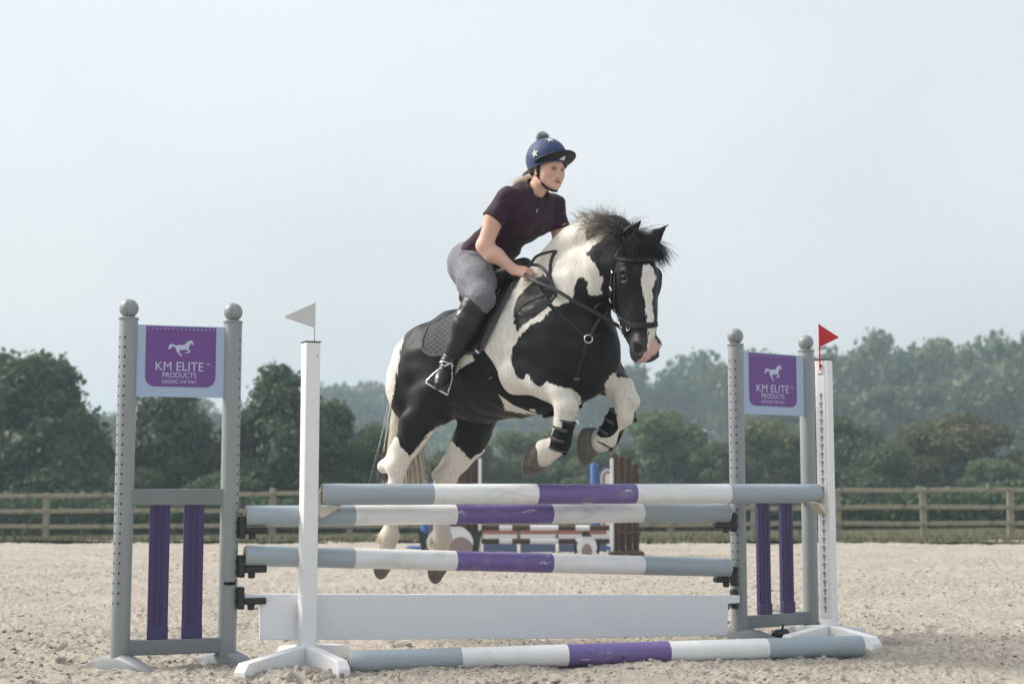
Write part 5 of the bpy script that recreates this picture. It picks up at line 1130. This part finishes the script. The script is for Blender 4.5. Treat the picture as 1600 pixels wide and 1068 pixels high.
# ================================================================== the rider
rider = thing('person', W((-.25, 0, 2.0)), 'person in plum polo shirt, grey breeches and navy starred helmet riding the pony', 'person')
def skin_material():
    m = bpy.data.materials.new('fair_skin'); m.use_nodes = True; n = m.node_tree.nodes; L = m.node_tree.links; b = n['Principled BSDF']; b.inputs['Roughness'].default_value = .5; b.inputs['Specular IOR Level'].default_value = .35
    b.inputs['Subsurface Weight'].default_value = .12; b.inputs['Subsurface Radius'].default_value = (.01, .004, .002); b.inputs['Subsurface Scale'].default_value = .6
    tc = n.new('ShaderNodeTexCoord'); t = n.new('ShaderNodeTexNoise'); t.inputs['Scale'].default_value = 18; t.inputs['Detail'].default_value = 5; L.new(tc.outputs['Object'], t.inputs['Vector'])
    def mx(f, a, c):
        x = n.new('ShaderNodeMix'); x.data_type = 'RGBA'
        if isinstance(f, str): q = n.new('ShaderNodeAttribute'); q.attribute_name = f; f = q.outputs['Fac']
        L.new(f, x.inputs[0])
        for i, v in ((6, a), (7, c)):
            if isinstance(v, tuple): x.inputs[i].default_value = (*v, 1)
            else: L.new(v, x.inputs[i])
        return x.outputs[2]
    c = mx(t.outputs['Fac'], (.66, .40, .30), (.76, .50, .395)); c = mx('blush', c, (.60, .27, .21)); c = mx('lip', c, (.42, .15, .13)); c = mx('dark', c, (.10, .05, .04))
    L.new(c, b.inputs['Base Color']); return m
M_SKIN = skin_material()
M_SHIRT = mat('plum_polo_knit', (.034, .0115, .024), .8, .25, var=.25, vscale=4, bump=.12, bscale=300, sheen=.08)
M_BREECH = mat('grey_stretch_cloth', (.165, .165, .186), .75, .25, var=.08, vscale=5, bump=.2, bscale=260, sheen=.1)
M_BOOT = mat('black_boot_leather', (.012, .014, .014), .33, .45, var=.25, vscale=12, bump=.2, bscale=70)
M_SEAM = mat('pale_seam', (.30, .30, .33), .7, .2)
rot = math.radians(-18); tl = np.array([-math.sin(rot), math.cos(rot), 0.])          # rider's left, turned a little to the camera side
# ---- bones
HIPc = P(748, 415, 0); KN = P(752, 467, -.335); AN = P(701, 566, -.375)
SH_R = P(794, 312, -.165); SH_L = P(864, 322, .165); EL = P(757, 384, -.245); WRI = HAND + (EL - HAND) * .30 + np.array([0, -.005, .01]); WRI = P(804, 422, HAND[1] - .015)
mir = lambda v: np.array([v[0], -v[1], v[2]])
# ---- shirt
FSh = Field((-.75, -.5, 1.9), (.45, .5, 2.75), .0065)
FSh.chain([P(757, 402), P(774, 386), P(800, 350), P(820, 320), P(829, 309)], [.108, .105, .118, .108, .070], .05, (tl, 1.28))
FSh.cone(P(822, 312) - tl * .0, SH_R, .085, .066, .05).cone(P(826, 312), SH_L, .085, .062, .05)
for s_, c in ((-1, P(822, 342, -.075)), (1, P(842, 346, .07))): FSh.ell(c, (.065, .07, .07), k=.10)
sR = P(773, 340, -.225); FSh.cone(SH_R, sR, .068, .064, .035); sLf = P(874, 353, .20); FSh.cone(SH_L, sLf, .066, .058, .035)
FSh.cone(P(774, 385) - tl * .13, P(757, 410) - tl * .15, .05, .05, .06)
uR = unit(sR - SH_R); uL = unit(sLf - SH_L); hemR = sR + uR * .018; hemL = sLf + uL * .012
FSh.plane(hemR, uR, .13).plane(hemL, uL, .10)
rf0 = H_M.T @ np.array([math.cos(math.radians(50)), -math.sin(math.radians(50)), 0]); nka = unit(P(848, 282) - P(832, 304)); ncen = P(834, 301)
FSh.cone(ncen + rf0 * .022 + nka * .012, ncen + nka * .12 + rf0 * .02, .057, .07, .014, mode='cut'); FSh.cone(ncen + rf0 * .085 - nka * .02, ncen + rf0 * .06 + nka * .05, .012, .045, .016, mode='cut')
FSh.lumps(.003, .06, .14, 6, 4)
v_, q_ = FSh.mesh(2); wr = (.0045 * np.sin(62 * v_[:, 2] + 26 * v_[:, 0] + 5 * np.sin(9 * v_[:, 1] + 3 * v_[:, 2])) + .003 * np.sin(110 * v_[:, 2] - 40 * v_[:, 0] + 3 * np.sin(17 * v_[:, 1]))) * np.clip((2.45 - v_[:, 2]) * 4, 0, 1); v_[:, 0] += wr
shirt = body_obj('polo_shirt', v_, q_, M_SHIRT, rider)
def hem(c, n_, name):
    """band round the cut edge, following it"""
    x_, y_, z_ = frame(n_, (0, 0, 1)); sel = v_[(np.abs((v_ - c) @ unit(n_)) < .007) & (np.linalg.norm(v_ - c, axis=1) < .088)]; a_ = np.arctan2((sel - c) @ y_, (sel - c) @ x_); r_ = np.linalg.norm(sel - c - ((sel - c) @ z_)[:, None] * z_, axis=1); pts = []
    for a in np.linspace(-np.pi, np.pi, 33)[:-1]:
        d_ = np.abs((a_ - a + np.pi) % (2 * np.pi) - np.pi) < .25; rr = np.percentile(r_[d_], 85) if d_.any() else .06; pts.append(c + (x_ * math.cos(a) + y_ * math.sin(a)) * rr)
    pts.append(pts[0]); strap(name, [W(p) for p in pts], [H_M @ (p - c) for p in pts], .014, .003, M_SHIRT, shirt)
hem(hemR - uR * .003, uR, 'sleeve_hem'); hem(hemL - uL * .003, uL, 'sleeve_hem')
x_, y_, z_ = frame(nka, rf0); pts = []
for a in np.linspace(.12, 2 * np.pi - .12, 30):
    fr = math.cos(a); r_ = .073 + .012 * max(0, fr); pts.append(ncen + rf0 * .006 + (x_ * math.cos(a) + y_ * math.sin(a)) * r_ + nka * (.010 - .034 * max(0, fr) ** 1.5 + .016 * max(0, -fr)))
strap('collar', [W(p) for p in pts], [H_M @ (p - ncen - nka * ((p - ncen) @ nka)) for p in pts], .040, .005, M_SHIRT, shirt, n=60)
# ---- breeches
FBr = Field((-.85, -.55, 1.65), (.2, .55, 2.35), .008)
FBr.cone(P(744, 410) - tl * .06, P(744, 410) + tl * .06, .115, .115, .05).cone(HIPc, P(762, 396), .115, .108, .05, (tl, 1.28))
hR = P(738, 418, -.11); kR = KN
for f in (lambda v: v, mir):
    FBr.chain([f(hR), f(hR * .5 + kR * .5), f(kR)], [.115, .104, .074], .05).cone(f(kR), f(kR * .8 + AN * .2), .073, .06, .03); FBr.ell(f(P(731, 418, -.085)), (.105, .095, .115), k=.05)
FBr.lumps(.002, .03, .07, 5, 9)
v_, q_ = FBr.mesh(2); br_o = body_obj('breeches', v_, q_, M_BREECH, rider)
BV_B = BVHTree.FromPolygons([tuple(v) for v in W(v_)], [tuple(q) for q in q_])
surf_strap('side_seam', [(716, 402), (722, 415), (729, 434), (735, 452), (737, 461)], .003, .0012, M_SEAM, br_o, BV_B, .0005)
surf_strap('waistband_seam', [(722, 392), (732, 396), (745, 399)], .004, .0015, mat('dark_pocket_line', (.05, .05, .06), .8, .2), br_o, BV_B, .0005)
# ---- boots
for f, nm in ((lambda v: v, 0), (mir, 1)):
    lo_ = np.minimum(f(KN), f(AN)) - .25; hi_ = np.maximum(f(KN), f(AN)) + .25; FB = Field(lo_, hi_, .0065)
    k0 = P(742, 479, -.345); HE = P(699, 577, -.345); BA = P(691, 592, -.44); TO = P(687, 600, -.485)
    FB.chain([f(k0), f(P(729, 506, -.36)), f(KN * .25 + AN * .75), f(AN)], [.080, .078, .055, .043], .03)
    FB.chain([f(AN), f(HE), ], [.042, .040], .02).chain([f(AN), f(BA), f(TO)], [.042, .040, .032], .02).cone(f(HE), f(BA), .034, .036, .03)
    dn = unit(np.array([0, 0, -1.])); FB.cone(f(k0) + unit(KN - AN) * .095 if nm == 0 else f(k0 + unit(KN - AN) * .095), f(k0 + unit(KN - AN) * .2), .09, .12, .004, mode='cut')
    v_, q_ = FB.mesh(2); t_ = np.clip(((v_ - f(KN)) @ unit(f(AN) - f(KN))) / np.linalg.norm(AN - KN), 0, 1.2)
    crease = .0035 * np.sin(t_ * 130) * np.exp(-((t_ - .93) / .07) ** 2) + .002 * np.sin(t_ * 48 + 6 * v_[:, 0]) * np.exp(-((t_ - .3) / .2) ** 2)
    v_ = v_ + (np.array([.5, -.85, .1]) * (1 if nm == 0 else 1)) * crease[:, None]
    bo = body_obj('riding_boot', v_, q_, M_BOOT, rider)
    if nm == 0: BV_BT = BVHTree.FromPolygons([tuple(v) for v in W(v_)], [tuple(q) for q in q_]); b0_ = bo
surf_strap('boot_top_piping', [(728, 466), (729, 474), (722, 485), (716, 492)], .006, .003, M_TRIM, b0_, BV_BT, .001)
surf_strap('spur_strap', [(690, 572), (695, 575), (702, 577), (709, 580)], .012, .004, M_LEATHER, b0_, BV_BT, .002); surf_strap('spur', [(689, 566), (696, 565), (704, 568), (711, 574)], .008, .005, M_STEEL, b0_, BV_BT, .004)
sole = MB(); sole.tube([W(P(698, 588, -.36)), W(P(692, 601, -.43)), W(P(688, 608, -.49))], [.030, .036, .026], 14, flat=.3, flat_axis=np.array([0, 0, 1.])); sole.build('boot_sole', mat('grubby_rubber_sole', (.10, .09, .085), .8, .2), b0_, 60)
# stirrups
for f in (lambda v: v, mir):
    t = thing('stirrup', W(f(P(690, 606, -.44))), 'steel stirrup iron with rubber tread holding the booted foot' if f is not mir else 'steel stirrup iron hanging on the hidden flank of the pony', 'stirrup', 'stirrups')
    a_, b_, c_ = P(665, 597, -.50), P(699, 616, -.40), P(706, 566, -.41); mdp = (a_ + b_) / 2
    bow = [a_, a_ * .75 + c_ * .25 + (a_ - b_) * .06, a_ * .45 + c_ * .55 + (a_ - b_) * .10, c_, b_ * .45 + c_ * .55 + (b_ - a_) * .10, b_ * .75 + c_ * .25 + (b_ - a_) * .06, b_]
    m = MB(); m.tube([W(f(x)) for x in resample(bow, 30)], .0058, 8); m.build('iron_bow', M_STEEL, t, 180)
    m = MB(); x_ = unit(b_ - a_); fwd_ = unit(np.cross(x_, unit(c_ - mdp))); L_ = np.linalg.norm(b_ - a_); Rm = np.stack([H_M @ x_, H_M @ fwd_, H_M @ np.cross(x_, fwd_)], 1)
    if f is not mir: m.box(W(mdp), (L_, .05, .012), Rm); m.build('tread', M_STEEL, t, bevel=.003); m = MB(); m.box(W(mdp + unit(c_ - mdp) * .008), (L_ * .9, .042, .01), Rm); m.build('rubber_pad', M_BLACKP, t, bevel=.003)
    else: m.tube([W(f(a_)), W(f(b_))], .011, 8); m.build('tread', M_STEEL, t)
    q = [W(f(x)) for x in (c_, c_ * .6 + P(722, 545, -.36) * .4, P(726, 538, -.345), P(745, 500, -.33))]; strap('stirrup_leather', q, [H_M @ f(np.array([.4, -1, 0])) for _ in q], .022, .004, M_LEATHER, t)
# ---- skin: arms, hands and head form one body
FA = Field((-.6, -.5, 1.75), (.35, .5, 2.7), .0065)
FA.chain([SH_R, sR, EL, EL * .6 + WRI * .4, WRI], [.050, .054, .043, .042, .0275], .025); FA.cone(EL, EL * .7 + WRI * .3 + np.array([-.01, -.01, -.01]), .042, .044, .02)
def hand(wr, knuckle, inward, upv, F_):
    f = unit(knuckle - wr); I_ = unit(inward - f * (inward @ f)); U_ = unit(upv - f * (upv @ f) - I_ * (upv @ I_)); L_ = .068
    F_.cone(wr, wr + f * L_ * .9, .026, .030, .02, (I_, .62)); F_.cone(wr + f * L_ * .5 + U_ * .018, wr + f * L_ + U_ * .02, .016, .014, .012); F_.cone(wr + f * L_ * .5 - U_ * .018, wr + f * L_ * .95 - U_ * .02, .016, .014, .012)
    for i, (ln_, dy) in enumerate(((.030, .0285), (.034, .0095), (.032, -.0095), (.027, -.027))):
        k0 = wr + f * (L_ - .004 * abs(i - 1)) + U_ * dy; k1 = k0 + f * ln_ + I_ * .010 - U_ * .002; k2 = k1 + I_ * .024 - f * .002; k3 = k2 - f * .020 + I_ * .002
        F_.chain([k0, k1, k2, k3], [.0105, .0098, .0088, .0078], .004)
    t0 = wr + f * .018 + U_ * .022 + I_ * .008; t1 = t0 + f * .032 + U_ * .012 + I_ * .010; t2 = t1 + f * .028 - U_ * .003 + I_ * .010; F_.chain([t0, t1, t2], [.014, .0115, .009], .006)
hand(WRI, WRI + unit(HAND + np.array([.02, 0, -.005]) - WRI), np.array([.2, .8, -.55]), np.array([.1, .25, 1.]), FA)
EL2 = P(876, 396, .25); HAND_L = np.array([.17, .20, 2.09]); WRL = EL2 * .25 + HAND_L * .75
FA.chain([SH_L, sLf, EL2, EL2 * .6 + WRL * .4, WRL], [.048, .050, .042, .040, .027], .025); hand(WRL, HAND_L, np.array([.2, -.8, -.5]), np.array([.1, -.2, 1.]), FA)
va, qa = FA.mesh(2)
# head frame
hy = math.radians(50); fw_ = np.array([math.cos(hy), -math.sin(hy), 0]); ptc = math.radians(4)
rf = H_M.T @ (fw_ * math.cos(ptc) - H_Z * math.sin(ptc)); ru = H_M.T @ (fw_ * math.sin(ptc) + H_Z * math.cos(ptc)); rl = np.cross(ru, rf); HC = P(856, 257, 0)
RR = np.stack([rf, rl, ru], 1)
def rh(f, l, u_): return HC + rf * f + rl * l + ru * u_
FH = Field(HC - np.array([.22, .2, .30]), HC + np.array([.2, .2, .16]), .0034)
E2 = lambda c, r, kk=.015, mode='add': FH.ell(rh(*c), r, RR, kk, mode)
E2((0, 0, 0), (.098, .077, .11)); FH.cone(rh(.030, 0, -.045), rh(.052, 0, -.118), .066, .034, .03, (rl, .92)); E2((.040, 0, -.06), (.052, .060, .065), .03)
for s_ in (-1, 1):
    E2((.005, s_ * .050, -.085), (.05, .020, .042), .03); E2((.052, s_ * .036, -.062), (.036, .028, .034), .025)
    FH.cone(rh(.083, s_ * .012, -.020), rh(.070, s_ * .050, -.022), .013, .010, .015); E2((-.008, s_ * .076, -.047), (.017, .008, .029), .008)
    E2((.096, s_ * .031, -.038), (.015, .017, .0105), .012, 'cut'); E2((.097, s_ * .0125, -.080), (.011, .0085, .0075), .008); E2((.058, s_ * .026, -.115), (.022, .022, .02), .02)
FH.cone(rh(.084, 0, -.028), rh(.106, 0, -.074), .0095, .0130, .014); E2((.076, 0, -.103), (.018, .028, .02), .02)
FH.cone(rh(.087, -.021, -.1045), rh(.0935, 0, -.1015), .0058, .0065, .006).cone(rh(.0935, 0, -.1015), rh(.087, .021, -.1045), .0065, .0058, .006).cone(rh(.085, -.017, -.1150), rh(.085, .017, -.1150), .0078, .0078, .006)
FH.cone(rh(.0945, -.019, -.1085), rh(.0945, .019, -.1085), .0042, .0036, .004, mode='cut'); E2((.076, 0, -.133), (.019, .022, .016), .02)
NB = P(834, 302, 0); FH.cone(rh(-.022, 0, -.075), NB, .050, .058, .03); FH.cone(rh(-.01, -.03, -.10), NB + rf * .04, .018, .02, .03)
E2((.098, -.0120, -.0865), (.006, .004, .0032), .003, 'cut'); E2((.098, .0120, -.0865), (.006, .004, .0032), .003, 'cut')
vh, qh = FH.mesh(1); lc = (vh - HC) @ RR
gs = lambda c, sg: np.exp(-np.sum(((lc - np.array(c)) / np.array(sg)) ** 2, 1))
lip = np.clip(gs((.092, 0, -.1015), (.02, .025, .0065)) + gs((.088, 0, -.1145), (.02, .022, .0075)), 0, 1) * .85; blush = np.clip(.75 * gs((.06, -.045, -.065), (.04, .03, .028)) + .75 * gs((.06, .045, -.065), (.04, .03, .028)) + .7 * gs((.105, 0, -.07), (.015, .015, .015)), 0, 1)
dk = np.clip(gs((.088, 0, -.1085), (.012, .024, .0032)) + .75 * gs((.083, -.033, -.0205), (.03, .017, .0035)) + .75 * gs((.083, .033, -.0205), (.03, .017, .0035)) + .9 * gs((.09, -.031, -.0325), (.02, .016, .0035)) + .9 * gs((.09, .031, -.0325), (.02, .016, .0035)) + .35 * gs((.09, -.031, -.036), (.02, .020, .010)) + .35 * gs((.09, .031, -.036), (.02, .020, .010)) + .8 * gs((.096, -.012, -.087), (.01, .004, .003)) + .8 * gs((.096, .012, -.087), (.01, .004, .003)), 0, 1)  # mouth line, brows, lashes and nostrils, plus brow shade painted round the eyes
za = np.zeros(len(va)); body_obj('body', np.concatenate([va, vh]), np.concatenate([qa, qh + len(va)]), M_SKIN, rider, attrs={'lip': np.concatenate([za, lip]), 'blush': np.concatenate([za + .12, blush]), 'dark': np.concatenate([za, dk])})
for s_ in (-1, 1):
    m = MB(); m.sphere(W(rh(.0775, s_ * .031, -.0385)), .0102, 18, 12); e_ = m.build('eye', mat('shaded_eye_white', (.36, .31, .28), .3, .4, var=.05), rider, 180)  # eye white darkened, shade of the brow put into its colour
    m = MB(); m.sphere(W(rh(.0822, s_ * .0295, -.0375)), .0064, 14, 10); m.build('iris', mat('dark_iris', (.02, .015, .012), .15, .5), e_, 180)
# hair: blonde tail at the nape, wisps at the temple
M_BLOND = hair_material('blonde_hair', (.28, .19, .09), (.62, .48, .28))
nh = 500; r0_ = np.tile(rh(-.085, 0, -.075), (nh, 1)) + R2.normal(size=(nh, 3)) * .012; dv = np.tile(P(800, 283, -.02) - P(836, 274, 0), (nh, 1)) + R2.normal(size=(nh, 3)) * .012
strands('ponytail', r0_, dv, 8, .11 + .06 * R2.random(nh), .0014, M_BLOND, rider, curl=.22, grav=-.15, seed=20, clump=30, tint=R2.random(nh))
nh = 420; an = R2.random(nh); r0_ = np.array([rh(.045 - .12 * a, -.074 - .006 * a, -.01 - .03 * a) for a in an]) + R2.normal(size=(nh, 3)) * .003; dv = np.tile(-rf * 1.0 - ru * .35, (nh, 1))
strands('temple_hair', r0_, dv, 5, .03 + .04 * R2.random(nh), .0012, M_BLOND, rider, curl=.1, grav=-.2, seed=21, tint=.5 * R2.random(nh))
# ---- helmet
M_SILK = mat('navy_helmet_silk', (.022, .040, .125), .6, .35, var=.14, vscale=8, bump=.05, bscale=200, sheen=.15); M_PEAK = mat('black_helmet_peak', (.010, .010, .012), .55, .35, var=.2)
M_STAR = mat('pale_green_star', (.50, .58, .50), .5, .3)
hel = bpy.data.objects.new('helmet', None); COL.objects.link(hel); hel.parent = rider; hel.location = Vector(W(rh(0, 0, .05)) - root_loc(rider)); hel.empty_display_size = .05
rx, ry, rz_ = .131, .110, .122; cen = (-.014, 0, .032)
nu, nv = 64, 26; Vh = []; Fh = []
for i in range(nv + 1):
    for j in range(nu):
        a = 2 * math.pi * j / nu; ca, sa = math.cos(a), math.sin(a)
        low = -.028 + .038 * max(0, ca) ** 1.2 - .030 * max(0, -ca) ** 1.4            # rim: high over the brow, low at the nape
        th_low = math.acos(max(-1, min(1, (low - cen[2]) / rz_))); th = th_low * i / nv; seam = 1 - .010 * math.exp(-((((a * 6 / (2 * math.pi) + .5) % 1) - .5) / .035) ** 2)
        fl = 1 + .05 * max(0, i / nv - .9) * 10 * .4
        Vh.append(rh(cen[0] + rx * math.sin(th) * ca * seam * fl, ry * math.sin(th) * sa * seam * fl, cen[2] + rz_ * math.cos(th) * seam))
for i in range(nv):
    for j in range(nu): Fh.append([i * nu + j, (i + 1) * nu + j, (i + 1) * nu + (j + 1) % nu, i * nu + (j + 1) % nu])
b = MB(); b.add(W(np.array(Vh)), Fh); so = b.build('silk_cover', M_SILK, hel, 180); sm = so.modifiers.new('thickness', 'SOLIDIFY'); sm.thickness = .012; sm.offset = -1
BV_S = BVHTree.FromPolygons([tuple(v) for v in W(np.array(Vh))], Fh)
# rim roll
b = MB(); b.tube([W(Vh[nv * nu + j % nu]) for j in range(nu + 1)], .0055, 8, False); b.build('rim_band', M_SILK, hel, 180)
# drooping peak
Pk = []; Fk = []; na, nr = 34, 8
for i in range(na + 1):
    a = (-1 + 2 * i / na) * math.radians(80); ca, sa = math.cos(a), math.sin(a)
    for j in range(nr + 1):
        t = j / nr; u_in = .012 - .022 * abs(sa) ** 2; th = math.acos((u_in - cen[2]) / rz_); r1 = math.sin(th) * 1.0; ext = .070 * max(0, ca) ** .55 * t
        Pk.append(rh(cen[0] + rx * r1 * ca + ext * (ca * .8 + .2), ry * r1 * sa + ext * sa * .45, u_in + .046 * max(.0, ca) ** .8 * t ** .75))
for i in range(na):
    for j in range(nr): Fk.append([i * (nr + 1) + j, i * (nr + 1) + j + 1, (i + 1) * (nr + 1) + j + 1, (i + 1) * (nr + 1) + j])
b = MB(); b.add(W(np.array(Pk)), Fk); pk = b.build('peak', M_PEAK, hel, 180); sm = pk.modifiers.new('thickness', 'SOLIDIFY'); sm.thickness = .006; sm.offset = 0
BV_P = BVHTree.FromPolygons([tuple(v) for v in W(np.array(Pk))], Fk)
b = MB(); b.tube([W(Pk[i * (nr + 1) + nr]) for i in range(na + 1)], .0045, 8); b.build('peak_edge', M_PEAK, hel, 180)
def decal(name, cx_, cy_, poly, size, m, bv, up_=None, parent=hel):
    p, nn, i, ds = bv.ray_cast(Vector(_C), Vector(unit(ray(cx_, cy_))))
    if p is None: return
    p, nn = np.array(p), np.array(nn); nn = nn if nn @ camdir(p) > 0 else -nn; x_ = unit(np.cross(H_Z if up_ is None else up_, nn)); y_ = np.cross(nn, x_); V_ = []
    for (a, c) in [(0, 0)] + list(poly):
        q = p + x_ * a * size + y_ * c * size + nn * .02; h, hn_, _, _ = bv.ray_cast(Vector(q), Vector(-nn)); h = np.array(h) if h is not None else q - nn * .02
        V_.append(h + nn * .0042)
    n_ = len(poly); b = MB(); b.add(V_, [[0, 1 + i, 1 + (i + 1) % n_] for i in range(n_)]); return b.build(name, m, parent, None)
star = [(r * math.cos(math.pi / 2 + .25 + k * math.pi / 5), r * math.sin(math.pi / 2 + .25 + k * math.pi / 5)) for k in range(10) for r in [1 if k % 2 == 0 else .42]]
decal('star', 836, 240, star, .028, M_STAR, BV_S); decal('star', 859, 219, star, .027, M_STAR, BV_S)
decal('hat_mark', 879, 247, [(-1, -.35), (-.95, -.1), (-.55, 0), (-.5, .75), (-.3, .95), (.3, .95), (.5, .75), (.55, 0), (.95, -.1), (1, -.35), (.5, -.6), (-.5, -.6)], .020, mat('white_mark', (.72, .72, .72), .4, .4), BV_P)
decal('hat_mark_band', 879, 249.5, [(-.75, -.1), (-.6, .06), (.6, .06), (.75, -.1), (.3, -.25), (-.3, -.25)], .019, mat('grey_mark', (.35, .36, .35), .4, .4), BV_P)
# pompom
npm = 1500; dd = R2.normal(size=(npm, 3)); dd /= np.linalg.norm(dd, axis=1)[:, None]; pc = P(848, 216, 0)
po_ = strands('pompom', np.tile(pc, (npm, 1)) + dd * .004, dd, 3, .030 + .012 * R2.random(npm), .0012, hair_material('teal_grey_pompom', (.24, .34, .35), (.58, .68, .66)), hel, curl=.25, grav=0, seed=22, tint=R2.random(npm))
# harness
M_WEB = mat('black_harness_web', (.012, .012, .013), .6, .3); b = MB()
for s_ in (-1, 1):
    chain_ = [rh(.012, s_ * .079, -.020), rh(.006, s_ * .080, -.055), rh(.012, s_ * .071, -.088), rh(.030, s_ * .056, -.125), rh(.045, s_ * .034, -.148), rh(.06, 0, -.158)]
    strap('chin_strap', [W(x) for x in chain_], [H_M @ (rl * s_ + (-ru * i * .25)) for i, x in enumerate(chain_)], .016, .004, M_WEB, hel)
    back_ = [rh(-.055, s_ * .070, -.03), rh(-.03, s_ * .078, -.055), rh(.008, s_ * .077, -.080)]; strap('ear_strap', [W(x) for x in back_], [H_M @ (rl * s_)] * 3, .013, .003, M_WEB, hel)
    m = MB(); m.tube([W(rh(.014, s_ * .080, -.018)), W(rh(.009, s_ * .082, -.045)), W(rh(.012, s_ * .076, -.078))], [.011, .015, .010], 10, flat=.45, flat_axis=H_M @ rl); m.build('ear_pad', M_WEB, hel, 180)
m = MB(); m.tube([W(rh(.045, -.034, -.150)), W(rh(.066, -.012, -.158)), W(rh(.066, .012, -.158)), W(rh(.045, .034, -.150))], .0095, 10, flat=.6, flat_axis=H_Z); m.build('chin_pad', M_WEB, hel, 180)
# zip on the collar placket
vq = FSh.mesh(2); BV_SH = BVHTree.FromPolygons([tuple(v) for v in W(vq[0])], [tuple(q) for q in vq[1]])
surf_strap('zip_placket', [(842, 317), (840, 322), (838, 330), (837, 336)], .012, .002, mat('dark_placket', (.016, .009, .013), .7, .3), rider, BV_SH, .001); surf_strap('zip_pull', [(838.5, 326), (837.5, 332)], .005, .004, M_STEEL, rider, BV_SH, .002)
# ---- whip in the far hand
wt = thing('riding_whip', W(HAND_L), 'thin black riding whip pointing down past the chest and far foreleg', 'whip')
m = MB(); w0 = HAND_L + np.array([-.03, .0, .04]); w1 = P(958, 546, .26); w2 = P(977, 582, .30); w3 = P(992, 640, .30); w4 = P(993, 653, .30)
m.tube([W(x) for x in resample([w0, w1, w2, w3, w4], 20)], np.linspace(.007, .0035, 20), 8); m.build('shaft', M_LEATHER, wt, 180); m = MB(); m.tube([W(w4), W(P(992.5, 659, .30))], [.008, .012], 8); m.build('whip_tip', M_LEATHER, wt)
# ================================================================== haze
M_HAZE = bpy.data.materials.new('haze'); M_HAZE.use_nodes = True; n = M_HAZE.node_tree.nodes; n.clear()
ho = n.new('ShaderNodeOutputMaterial'); pv = n.new('ShaderNodeVolumePrincipled'); pv.inputs['Color'].default_value = (.72, .89, 1.0, 1); pv.inputs['Density'].default_value = .00135; pv.inputs['Anisotropy'].default_value = .2
M_HAZE.node_tree.links.new(pv.outputs[0], ho.inputs['Volume'])
b = MB(); b.box((0, 420, 14.0), (1900, 980, 32.0)); hz = b.build('haze', M_HAZE, smooth=None); props(hz, 'thin pale morning haze in the air', 'haze', kind='stuff')
